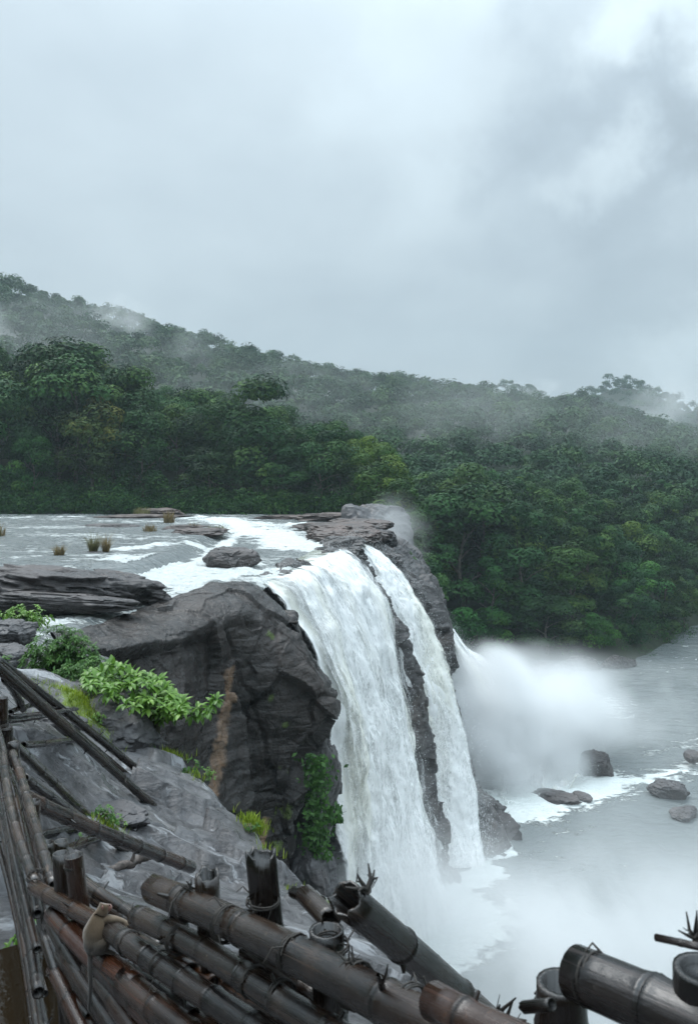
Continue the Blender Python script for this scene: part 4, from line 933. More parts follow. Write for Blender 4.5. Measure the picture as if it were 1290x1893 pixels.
# ivy on the wet rock
r = np.random.default_rng(61); c = []
for k in range(900):
    u = r.normal(585, 14); v = r.uniform(1395, 1590)
    if r.random() < .12: u = r.uniform(600, 632); v = r.uniform(1490, 1520)
    c.append(P(u, v, 40.2 - .8 * r.random() - (.4 if v > 1500 else 0)))
c = np.array(c); nn = unit(np.array([.3, -1, .5]) + r.normal(size=c.shape) * .6); L = r.uniform(.09, .19, len(c))
V, F = cards(c, nn, L, L * .5, r); hb = P(580, 1440, 40.6)
e = empty('hanging_creeper', hb, 'dark green creeper hanging down the rock beside the main waterfall', 'creeper')
link('foliage', mesh_np('foliage', V - hb, F, True, {'tone': np.repeat(r.random(len(c)), 4) * .75}), M_bush, e)
st_ = [tube(np.array([P(575 + 4 * k, 1395, 40.7), P(580 + 3 * k, 1480, 40.5), P(588 + 2 * k, 1580, 40.0)]), [.02, .016, .008], 5) for k in range(4)]
st_.append(tube(np.array([P(596,1512,40), P(615,1508,39.8), P(640,1500,39.7)]), [.015, .012, .006], 5))
V, F = join(st_); link('stem', mesh_np('stem', V - hb, F), M_twig, e)

def blades(r, base, n, h, spread, lean=.5, w=.012):
    parts, tone = [], []
    for k in range(n):
        a = r.uniform(0, 6.3); q = r.random() ** .5 * spread
        b = np.array(base) + np.array([q * math.cos(a), q * math.sin(a), 0]); hh = h * r.uniform(.35, 1.15) * (1.1 - .5 * q / spread)
        out_ = np.array([math.cos(a + r.normal() * .5), math.sin(a + r.normal() * .5), 0]) * lean * hh * r.uniform(.2, 1)
        side = unit(np.cross(out_ + 1e-6, [0, 0, 1.0])) * w
        m = b + out_ * .4 + [0, 0, hh * .6]; e_ = b + out_ + [0, 0, hh * .95]
        parts.append((np.array([b - side, b + side, m + side * .7, m - side * .7, e_ + side * .1, e_ - side * .1]), np.array([(0, 1, 2, 3), (3, 2, 4, 5)]))); tone += [r.random()] * 6
    V, F = join(parts); return V, F, np.array(tone)
def tuft(base, n, h, spread, seed, mat, label, w, name='grass_tuft', grp=None, lean=.5):
    V, F, t = blades(np.random.default_rng(seed), (0, 0, 0), n, h, spread, lean, w)
    return tag(link(name, mesh_np(name, V, F, False, {'tone': t}), mat, loc=base), label, 'grass tuft', grp)
TG = 'grass tufts growing on rocks in the river'
tuft(PZ(173,1021,-5.5), 300, 1.6, .24, 71, M_greytuft, 'fuller tan-green grass tuft of the pair standing in the river', .016, grp=TG, lean=.9)
tuft(PZ(196,1022,-5.5), 220, 1.6, .18, 72, M_dry, 'narrower browner grass tuft of the pair standing in the river', .016, grp=TG, lean=.8)
tuft(PZ(110,1028,-5.5), 200, 1.0, .3, 73, M_dry, 'low straw-coloured grass tuft alone in the river', .02, grp=TG, lean=.8)
tuft(PZ(-3,992,-5.5), 200, 1.35, .6, 74, M_dry, 'rusty grass tuft in the river cut by the frame', .028, grp=TG)
tuft(PZ(313,966,-5.4), 200, 1.7, .6, 75, M_dry, 'upright straw grass tuft near the far bank rapids', .035, grp=TG)
tuft(PZ(278,982,-5.4), 120, .9, .7, 76, M_dry, 'small brown grass tuft beside the flat rock island', .03, grp=TG)
tuft(P(400,984,85), 240, .9, 1.1, 77, M_greytuft, 'olive grass tuft on the end of the brown rock shelf', .03, grp=TG, lean=.8)
tuft(P(358,982,86), 150, 1.2, .6, 78, M_dry, 'brown grass tuft on the middle of the brown rock shelf', .03, grp=TG)
tuft(PZ(262,950,-5.4), 200, 1.2, 1.2, 79, M_greytuft, 'yellow-green grass tuft below the far forest wall', .05, grp=TG)
small_bush('brink_bush', P(664,973,92), (1.1,.8,.9), 60, .42, .10, 55, M_bush, 'small dark bush growing on the rocks at the brink', 6)
small_bush('cliff_bush', P(742,1048,84), (1.5,1.5,2.0), 170, .45, .11, 56, M_bush, 'pale green bush clinging below the brink boulder in mist', 7)
small_bush('bank_bush', P(508,946,131), (2.8,1.0,1.6), 110, .7, .14, 57, M_bush, 'thin sprawling bush with bare twigs on the far bank', 5)
# moss grass mats on the slab
r = np.random.default_rng(88); pts = []
for u, v, dd, w, a in MOSS:
    p = P(u, v, dd)
    for k in range(int(2600 * w * a)):
        q = r.normal(size=2) * w * .42; pts.append((p[0] + q[0], p[1] + q[1]))
for k in range(420):
    i = r.uniform(3, 9); kk = int(i); p = EDGE[kk] + (EDGE[kk + 1] - EDGE[kk]) * (i - kk) + r.normal(size=2) * .10 + np.array([-.12, 0])
    if pn(np.array([[p[0] * 1.3, p[1] * 1.3, 2.2]]))[0] > .12: pts.append(tuple(p))
pts = np.array(pts); zz = slab_z(pts[:, 0], pts[:, 1]); prt, tn = [], []
for (x, y), z0 in zip(pts, zz):
    V, F, t = blades(r, (x, y, z0 - .07), 2, .17, .03, .6, .008); prt.append((V, F)); tn.append(t)
V, F = join(prt)
tag(link('moss_grass', mesh_np('moss_grass', V, F, False, {'tone': np.concatenate(tn)}), M_grass), 'yellow-green moss and short grass in hollows of the rock slab', kind='stuff')
WD = [((355,1438,13.9),.22,'leafy weed on the slab edge above the tan streak'),((385,1452,13.6),.15,'small weed next to the leafy weed on the slab edge'),((190,1512,9.7),.22,'bright weed at the foot of the mossy pole'),
      ((208,1505,9.8),.16,'thin yellowish weed beside the low dark rock'),((150,1555,9.0),.14,'tiny weed under the long brace pole'),((45,1745,5.1),.16,'small fern-like weed beside the muddy puddle'),
      ((425,1500,12.6),.14,'short weed on the slab edge near the rock bluff'),((330,1880,4.5),.14,'green weed seen through the lower rails of the fence'),((268,1408,14.4),.2,'weed in the crack below the dark wet rock'),((180,1340,14.0),.18,'weed at the lower side of the yellow moss mat'),((465,1560,11.8),.12,'tiny moss-bound weed on the slab shoulder')]
for k, (pp, hgt, lab) in enumerate(WD):
    p = P(*pp); p[2] = on_slab(p[0], p[1]) - .02
    small_bush('weed', p, (hgt, hgt, hgt * 1.1), 18, hgt * .34, hgt * .07, 200 + k, M_bush if k % 2 == 0 else M_bright, lab, 6, 'weed', .2, 'weeds in cracks of the rock slab')

# ------------------------------------------------------------------ bamboo
def bamboo_mesh(a, b, r0, seed, r1=None, inter=.30, bend=.012, broken=(False, False), stubs=.5, sides=18, flat=1.0, solid=False):
    """one hollow culm from a to b: swollen nodes, tapered, open ends, bits of cut branches; vertices relative to a"""
    r = np.random.default_rng(seed); a = np.array(a, float); b = np.array(b, float); Lg = np.linalg.norm(b - a); r1 = r0 if r1 is None else r1
    ax = (b - a) / Lg; ref = np.array([0, 0, 1.0]) if abs(ax[2]) < .9 else np.array([0, 1.0, 0]); e1 = unit(np.cross(ax, ref)); e2 = np.cross(ax, e1)
    nodes = []; q = r.uniform(.1, 1) * inter
    while q < Lg - .03: nodes.append(q); q += inter * r.uniform(.82, 1.2)
    ts, rad, ring_hollow_shade, seg = [0.0], [1.0], [.2], [0]
    k = 0; tone_list = r.random(len(nodes) + 2)
    for q in nodes:
        for dt, m, g in ((-.030, 1.0, 0), (-.014, 1.035, .15), (-.006, 1.085, .5), (-.0015, 1.03, 1), (.003, 1.10, .8), (.012, 1.045, .2), (.030, 1.0, 0)):
            ts.append(min(max(q + dt * (r0 / .045), .001), Lg - .001)); rad.append(m); ring_hollow_shade.append(g); seg.append(k if dt < 0 else k + 1)
        k += 1
    for q in np.arange(.06, Lg, .09): ts.append(q); rad.append(1.0); ring_hollow_shade.append(0); seg.append(int(np.searchsorted(nodes, q)))
    ts.append(Lg); rad.append(1.0); ring_hollow_shade.append(.2); seg.append(k)
    o = np.argsort(ts); ts = np.array(ts)[o]; rad = np.array(rad)[o]; ring_hollow_shade = np.array(ring_hollow_shade)[o]; seg = np.array(seg)[o]
    n = len(ts); an = np.linspace(0, 2 * math.pi, sides, endpoint=False)
    bx = bend * Lg * np.sin(ts / Lg * math.pi * r.uniform(.8, 1.6) + r.uniform(0, 1)); bx -= bx[0]; ph = r.uniform(0, 6.3)
    cen = ax * ts[:, None] + e1 * (bx * math.cos(ph))[:, None] + e2 * (bx * math.sin(ph) * .5)[:, None]
    rr = (r0 + (r1 - r0) * ts / Lg) * rad
    cs = np.cos(an)[None, :, None] * e1 + np.sin(an)[None, :, None] * e2 * flat
    V = cen[:, None] + rr[:, None, None] * cs
    jag = lambda amp: amp * (r.random(sides) - .3)
    if broken[0]: V[0] += ax * (-np.abs(jag(r0 * .9)))[:, None] + ax * 0
    if broken[1]: V[-1] += ax * (np.abs(jag(r0 * .9)))[:, None]
    Vs = [V.reshape(-1, 3)]; Fs = [grid_ring(n, sides)]; tone = np.repeat(tone_list[np.clip(seg, 0, len(tone_list) - 1)], sides); rg = np.repeat(ring_hollow_shade, sides); al = np.repeat(ts, sides)
    off = n * sides
    for end, sgn in ((0, 1), (-1, -1)):                       # open hollow ends
        c = cen[end]; dp_ = .012 if solid else min(.22, Lg * .2); inn_ = V[end] * .76 + c * .24
        dep = c + ax * sgn * dp_ + .74 * rr[end] * cs[0]
        base0 = 0 if end == 0 else (n - 1) * sides
        Vs.append(np.concatenate([inn_, dep, [c + ax * sgn * dp_]]))
        f = []
        for k in range(sides):
            k2 = (k + 1) % sides
            f += [(base0 + k, off + k, off + k2, base0 + k2), (off + k, off + sides + k, off + sides + k2, off + k2), (off + sides + k, off + 2 * sides, off + 2 * sides, off + sides + k2)]
        Fs.append(np.array(f) if end == 0 else np.array(f)[:, ::-1]); m = 2 * sides + 1; off += m
        tone = np.concatenate([tone, np.full(m, .1)]); rg = np.concatenate([rg, np.full(sides, .3), np.full(sides + 1, 1.0)]); al = np.concatenate([al, np.zeros(m)])  # hollow insides coloured near black to stand in for their shade
    stub = []
    for q in nodes:
        if r.random() < stubs:
            j = int(np.argmin(np.abs(ts - q))); a_ = r.uniform(0, 6.3); dv = unit(math.cos(a_) * e1 + math.sin(a_) * e2 + ax * r.uniform(-.2, .6)); s0 = cen[j] + dv * rr[j] * .85
            ln = r0 * r.uniform(.5, 1.3); stub.append(tube(np.array([s0, s0 + dv * ln * .6, s0 + dv * ln]), [r0 * .20, r0 * .15, r0 * .10], 6))
            if r.random() < .3:
                d2 = unit(dv + r.normal(size=3) * .5); stub.append(tube(np.array([s0 + dv * ln * .3, s0 + d2 * ln * 1.2, s0 + d2 * ln * 1.7]), [r0 * .10, r0 * .07, r0 * .03], 5))
    for (v_, f_) in stub:
        Vs.append(v_); Fs.append(f_ + off); off += len(v_); tone = np.concatenate([tone, np.full(len(v_), .2)]); rg = np.concatenate([rg, np.full(len(v_), .5)]); al = np.concatenate([al, np.zeros(len(v_))])
    V = np.concatenate(Vs); F = np.concatenate(Fs)
    me = bpy.data.meshes.new('bamboo'); me.from_pydata(V.tolist(), [], [tuple(dict.fromkeys(f)) for f in F.tolist()]); me.update()
    me.polygons.foreach_set('use_smooth', np.ones(len(me.polygons), bool))
    vc = V - ax * (V @ ax)[:, None]; vr = np.maximum(np.linalg.norm(vc, axis=1), 1e-6)
    for nm, val in (('tone', tone), ('ring_hollow_shade', rg), ('along', al), ('ca', (vc @ e1) / vr), ('sa', (vc @ e2) / vr)): me.attributes.new(nm, 'FLOAT', 'POINT').data.foreach_set('value', np.asarray(val, np.float32))
    return me
def grid_ring(n, s):
    i, k = np.meshgrid(np.arange(n - 1), np.arange(s), indexing='ij'); k2 = (k + 1) % s
    return np.stack([i * s + k, i * s + k2, (i + 1) * s + k2, (i + 1) * s + k], 2).reshape(-1, 4)
def pole(name, a, b, rad, seed, parent=None, col=(1, 1, 1), label=None, **kw):
    a = np.array(a, float); me = bamboo_mesh(a, b, rad, seed, **kw)
    loc = a - (np.array(parent.location) if parent is not None else 0)
    o = link(name, me, M_bamboo, parent, loc); o.color = (*col, 1)
    if label: o['label'] = label
    return o
def lashing(parent, c, axis, rad, seed, turns=4, pitch=.008, wire=.0026):
    turns = max(2, turns - 2); rad = rad * .93
    r = np.random.default_rng(seed); ax = unit(np.array(axis, float)); e1 = unit(np.cross(ax, [.2, .3, 1.0])); e2 = np.cross(ax, e1)
    t = np.linspace(0, turns * 2 * math.pi, turns * 16); wob = 1 + .04 * np.sin(t * 2.3 + seed)
    path = ax * ((t / (2 * math.pi) - turns / 2) * pitch)[:, None] + (rad * wob)[:, None] * (np.cos(t)[:, None] * e1 + np.sin(t)[:, None] * e2)
    prts = [tube(path, np.full(len(t), wire), 6)]
    for k in range(3):
        d = unit(e1 * r.normal() + e2 * r.normal() + ax * r.normal() * .5); s0 = path[r.integers(len(path))]
        prts.append(tube(np.array([s0, s0 + d * rad * .6 + [0, 0, .01], s0 + d * rad * 1.1 + [0, 0, -.02]]), [wire, wire * .8, wire * .5], 5))
    c = np.array(c) - np.array(parent.location); return link('lashing', mesh_np('lashing', *join(prts)), M_twine, parent, c)
DARK, BROWN, RUST, GREY, BLACK, PALE = (.85,.78,.74), (1.15,1.0,.9), (1.5,1.1,.85), (1.05,1.02,1.0), (.45,.45,.5), (1.9,1.85,1.75)

def dpl(u): return 1.4866 / ((u - UC) / FPX + .7677)        # depth of the near fence's plane under a photo column
NRM = unit(np.array([1.0, .7677, 0]))                        # plane normal, pointing over the gorge
def Fp(u, v, off=0.0): return P(u, v, dpl(u) + 1.27 * off)

# near fence, from the photographer down to the corner
f1 = empty('bamboo_fence', Fp(300, 1893), 'dark wet bamboo railing with thick overlapping rails, sloping across the bottom foreground', 'fence', 'bamboo fences')
pole('rail', Fp(287,1645), Fp(1010,1985), .047, 1, f1, (1.05,.95,.88), inter=.34, broken=(True, False), stubs=.7)
pole('rail', Fp(800,1850,-.085), Fp(1030,1968,-.085), .036, 2, f1, (1.25,.85,.7), inter=.3)
pole('rail', Fp(254,1694), Fp(720,1955), .038, 3, f1, (1.15,1.08,1.0), inter=.24)
pole('rail', Fp(195,1712,-.03), Fp(575,1985,-.03), .039, 4, f1, (.72,.75,.82), inter=.22)
pole('rail', Fp(64,1640), Fp(345,1797), .034, 5, f1, RUST, inter=.3)
pole('rail', Fp(318,1775,.08), Fp(398,1822,.08), .030, 6, f1, (3.2,1.7,.85), inter=.3, label='short orange-brown piece of bamboo behind the rails')
pole('rail', Fp(98,1690,-.02), Fp(300,1905,-.02), .040, 7, f1, (1.9,1.1,.8), inter=.33)
pole('rail', Fp(185,1768,-.05), Fp(256,1822,-.05), .037, 8, f1, (2.1,1.05,.65), inter=.3)
pole('rail', Fp(228,1790,.02), Fp(360,1880,.02), .028, 9, f1, BLACK, inter=.3)
pole('rail', Fp(232,1810,-.06), Fp(390,1950,-.06), .044, 10, f1, (1.5,1.05,.85), inter=.3)
pole('rail', Fp(166,1785,-.03), Fp(262,1915,-.03), .036, 11, f1, BROWN, inter=.22)
pole('rail', Fp(120,1757), Fp(226,1925), .036, 12, f1, (1.25,1.0,.9), inter=.26)
pole('rail', Fp(92,1700), Fp(172,1840), .032, 13, f1, GREY, inter=.26)
pole('rail', Fp(100,1790,-.02), Fp(170,1930,-.02), .036, 14, f1, (1.5,1.0,.8), inter=.26)
pole('rail', Fp(82,1725,-.02), Fp(140,1905,-.02), .028, 15, f1, GREY, inter=.26)
pole('rail', Fp(455,1755,.10), Fp(592,1848,.10), .026, 16, f1, (1.2,1.0,.95), inter=.18)
pole('rail', Fp(148,1625,.35), Fp(260,1712,.30), .030, 17, f1, GREY, inter=.3)
pole('rail', Fp(160,1650,.32), Fp(300,1752,.28), .028, 18, f1, GREY, inter=.3)
pole('rail', Fp(300,1850,.06), Fp(560,2010,.06), .040, 19, f1, (1.3,1.0,.85), inter=.26)
pole('rail', Fp(420,1830,.10), Fp(650,1960,.10), .030, 20, f1, (1.8,1.2,.8), inter=.26)
pole('rail', P(642,1664,2.05), P(930,1905,2.75), .045, 21, f1, (.75,.65,.6), inter=.42, broken=(True, False), stubs=.9)
pole('rail', Fp(1062,1797), Fp(1420,1950), .045, 22, f1, (.55,.55,.66), inter=.36, bend=.006)
rr9 = np.random.default_rng(123)
for k in range(14):
    u0 = rr9.uniform(70, 190); v0 = 1640 + (u0 - 70) * 1.15 + rr9.uniform(20, 150); L_ = rr9.uniform(90, 200); sl_ = rr9.uniform(.75, 1.5) + (v0 - 1650) / 400
    ln_ = L_ / math.hypot(1, sl_)
    pole('rail', Fp(u0, v0, rr9.uniform(.02, .12)), Fp(u0 + ln_, v0 + ln_ * sl_, rr9.uniform(.02, .12)), rr9.uniform(.016, .026), 300 + k, f1, [DARK, BROWN, RUST, GREY, BLACK][k % 5], inter=.2, stubs=.9, sides=12)
def post(u, v, off, rad, seed, col=DARK, hgt=1.0, lean=(0, 0), parent=f1, d=None, **kw):
    t_ = Fp(u, v, off) if d is None else P(u, v, d); b_ = t_ + np.array([lean[0], lean[1], -hgt])
    return pole('post', b_, t_, rad, seed, parent, col, stubs=.15, **kw)
post(486, 1588, .11, .046, 31, (.55,.5,.48), 1.1, (.10, .02), broken=(False, True), flat=.45, inter=.5, solid=True)
post(394, 1622, .11, .040, 32, (.6,.58,.55), 1.0, (.05, .02), broken=(False, True), inter=.5)
post(612, 1718, .12, .046, 33, (.55,.48,.45), 1.0, (.02, 0), inter=.6)
post(1034, 1815, .06, .047, 34, BLACK, .8, (.02, 0), inter=.11)
post(136, 1582, .06, .040, 35, (.8,.6,.5), .95, (.14, -.02), inter=.8)
post(108, 1578, .03, .036, 36, DARK, .95, (.06, 0), inter=.6)
post(330, 1668, .10, .034, 39, BLACK, .8, (.03, 0), inter=.5)
post(1300, 1790, .02, .045, 37, BLACK, .7, (.02, 0), inter=.3, solid=True)
pole('twig', Fp(1212,1733,-.02), Fp(1300,1752,-.02), .006, 38, f1, (.9,.7,.65), sides=8, stubs=0, inter=.08)
pole('twig', P(565,1655,2.35), P(610,1700,2.2), .028, 41, f1, (.8,.75,.7), stubs=.5, broken=(True, True))
pole('twig', P(545,1650,2.4), P(592,1668,2.3), .018, 42, f1, (.8,.75,.7), stubs=.8, broken=(True, True))
pole('twig', Fp(970,1862,-.03), Fp(1020,1858,-.03), .011, 43, f1, (.5,.45,.42), stubs=.2, broken=(True, False))
ALONG = unit(Fp(900,1930) - Fp(300,1650))
for k, (u, v, rr_, tn) in enumerate(((420,1708,.054,5),(545,1765,.054,4),(655,1820,.055,7),(760,1866,.053,5),(330,1738,.046,6),(470,1815,.046,4),(300,1782,.046,4),(1096,1812,.047,2),(345,1672,.054,4),(520,1843,.046,5),(240,1745,.047,4),(862,1915,.053,5))):
    lashing(f1, Fp(u, v, -.03 if k in (6, 10) else 0), ALONG, rr_, k, tn)
for k, (u, v, rr_) in enumerate(((1034,1860,.051),(486,1665,.050),(612,1745,.050),(136,1600,.043))): lashing(f1, Fp(u, v, .1 if k < 3 else .06), (0.05, 0, 1), rr_, 30 + k, 4)
def stub_star(u, v, off, size, seed, d=None):
    r = np.random.default_rng(seed); c = Fp(u, v, off) if d is None else P(u, v, d); prts = []
    for k in range(5):
        dv = unit(np.array([r.normal() * .6, r.normal() * .3, abs(r.normal()) * .8 + .25])); m = c + dv * size * .5; e_ = c + dv * size + r.normal(size=3) * size * .2
        prts.append(tube(np.array([c - dv * .01, m, e_]), [size * .13, size * .09, size * .035], 6)); prts.append(tube(np.array([m, m + r.normal(size=3) * size * .25, m + r.normal(size=3) * size * .4]), [size * .06, size * .04, size * .015], 5))
    V, F = join(prts); loc = c - np.array(f1.location); link('branch_stub', mesh_np('branch_stub', V - c, F), M_twine, f1, loc)
stub_star(678,1645,0,.055,1,2.05); stub_star(655,1795,.0,.04,2); stub_star(812,1780,0,.02,3,2.45); stub_star(925,1890,-.02,.045,4); stub_star(352,1645,.01,.035,5); stub_star(1285,1735,0,.03,6)

# second fence: turns at the corner and runs away to the left
f2 = empty('bamboo_fence', P(40,1620,5), 'receding bamboo fence of thin stacked rails along the left frame edge, past the corner', 'fence', 'bamboo fences')
cA = np.array([P(66,1632,3.95)[0], 3.95]); cB = np.array([P(0,1388,6.05)[0], 6.05]); cD = cB + (cB - cA) * .9
def G2(q, z): xy = cA + (cD - cA) * q; return np.array([xy[0], xy[1], z])
zz0 = -1.97
for k, (z0, z1, q0, q1, off, rad, col) in enumerate(((-1.985,-2.04,.0,.50,0,.036,PALE),(-1.97,-2.05,-.02,.52,.07,.034,PALE),(-2.06,-2.08,.45,1.0,.02,.034,GREY),(-2.09,-2.15,-.02,1.0,.0,.032,(1.2,1.1,1.0)),(-2.17,-2.2,.0,1.0,.05,.032,BROWN),(-2.26,-2.26,-.02,1.0,0,.034,(1.1,1.0,.9)),
        (-2.35,-2.33,.02,1.0,.05,.030,BROWN),(-2.44,-2.42,-.03,1.0,.0,.034,(1.2,1.15,1.05)),(-2.53,-2.5,.0,1.0,.04,.032,BROWN),(-2.62,-2.58,-.04,1.0,.0,.033,PALE),(-2.71,-2.66,-.02,1.0,.04,.032,GREY),(-2.80,-2.74,-.04,1.0,0,.032,BROWN))):
    o_ = np.array([off, .35 * off, 0]); pole('rail', G2(q0, z0) + o_, G2(q1, z1) + o_, rad * (.74 + .16 * math.sin(k * 2.1)), 60 + k, f2, col, inter=.24, stubs=.6, sides=12)
for k, (u, v, d, rad, h, col) in enumerate(((35,1420,6.4,.052,1.1,(.8,.75,.7)),(90,1556,4.9,.042,1.0,(.9,.95,.7)),(60,1480,5.6,.04,1.0,DARK),(18,1348,7.4,.05,1.5,DARK),(6,1290,7.8,.05,1.6,DARK),(24,1372,7.0,.05,1.3,(.8,.7,.65)),(113,1555,4.6,.040,1.0,(1.1,1.15,.9)))):
    post(u, v, 0, rad, 80 + k, col, h, (.02, 0), f2, d, inter=.33)
for k, (u, v, d) in enumerate(((35,1455,6.4),(70,1620,3.98),(90,1600,4.9),(12,1345,7.4),(60,1500,5.6))): lashing(f2, P(u, v, d), (0.1, 0, 1), .056, 50 + k, 5)

# loose poles lying across the slab
PG = 'broken bamboo poles lying across the rock slab'
def loose(pts, rad, seed, label, col=DARK, rest=True, **kw):
    (u0, v0, d0), (u1, v1, d1) = pts; a = P(u0, v0, d0); b = P(u1, v1, d1)
    return tag(pole('bamboo_pole', a, b, rad, seed, None, col, inter=kw.pop('inter', .45), **kw), label, 'bamboo pole', PG)
loose(((22,1463,6.2),(347,1607,9.1)), .060, 101, 'longest brown brace pole reaching from the left fence down over the middle of the slab', (1.3,1.0,.9), r1=.066)
loose(((10,1362,7.4),(168,1512,9.9)), .048, 102, 'mossy pole with a pale yellow-green patch leaning onto the slab', (1.15,1.2,.9))
loose(((46,1440,7.2),(243,1578,9.7)), .045, 103, 'darker pole running behind and under the longest brace pole', (.95,.9,.9))
loose(((-14,1226,8.8),(291,1494,11.7)), .056, 104, 'lowest of the three long bundled poles, reaching furthest down the slab', (.95,.85,.8))
loose(((-10,1222,9.4),(250,1450,13.0)), .056, 105, 'middle pole of the three long bundled poles', (.85,.8,.75))
loose(((-6,1219,9.9),(274,1440,13.3)), .056, 106, 'uppermost pole of the three long bundled poles', (.8,.76,.72))
loose(((-10,1334,9.0),(112,1316,11.0)), .045, 107, 'thin pole laid under the flat board across the bundle', (.9,.8,.75))
loose(((15,1325,9.3),(142,1313,11.4)), .05, 108, 'flat board-like split pole crossing the bundled poles', (.7,.6,.58), flat=.5)
loose(((44,1377,8.6),(150,1371,11.2)), .036, 109, 'thin horizontal pole with stubs meeting the bundled poles', (.85,.8,.78), stubs=1.0)
loose(((70,1545,8.2),(142,1531,9.1)), .045, 110, 'short grey pole low on the slab behind the corner posts', (1.0,1.0,1.0))
loose(((108,1580,7.7),(187,1543,9.3)), .050, 111, 'short dark pole rising toward the longest brace pole', (.8,.75,.72))
loose(((10,1255,9.0),(45,1310,10.2)), .045, 112, 'short dark prop pole beneath the upper end of the bundle', BLACK)
loose(((20,1316,9.6),(58,1302,10.6)), .030, 113, 'thin twiggy stick under the bundle near the frame', (.7,.6,.55), stubs=1)
loose(((245,1436,13.2),(324,1420,14.2)), .038, 114, 'bare stick lying on the slab beyond the tips of the bundle', (.8,.72,.7), stubs=1, inter=.3)
loose(((205,1452,12.2),(280,1439,13.1)), .040, 115, 'broken stub lying between the tips of the bundled poles', (.75,.7,.68), stubs=1, inter=.3)
# crooked branch tied to the brace
r = np.random.default_rng(9); cp = np.array([P(158,1634,7.9), P(205,1612,8.3), P(245,1594,8.6), P(262,1587,8.7), P(285,1580,8.8), P(311,1577,8.9)])
cp2 = cr(cp, np.linspace(0, 5, 26)); cp2 += .012 * r.normal(size=cp2.shape)
V, F = join([tube(cp2, np.linspace(.050, .032, 26) * r.uniform(.88, 1.12, 26), 10), tube(np.array([cp[2], cp[2] + [.02, 0, .10]]), [.03, .012], 6)])
tag(link('crooked_branch', mesh_np('crooked_branch', V - cp[0], F), plain_mat('grey bare branch', (.04,.033,.028), (.16,.13,.115), 14, .65, .01), loc=cp[0]), 'crooked bare branch tied across the end of the longest brace pole', 'branch', PG)

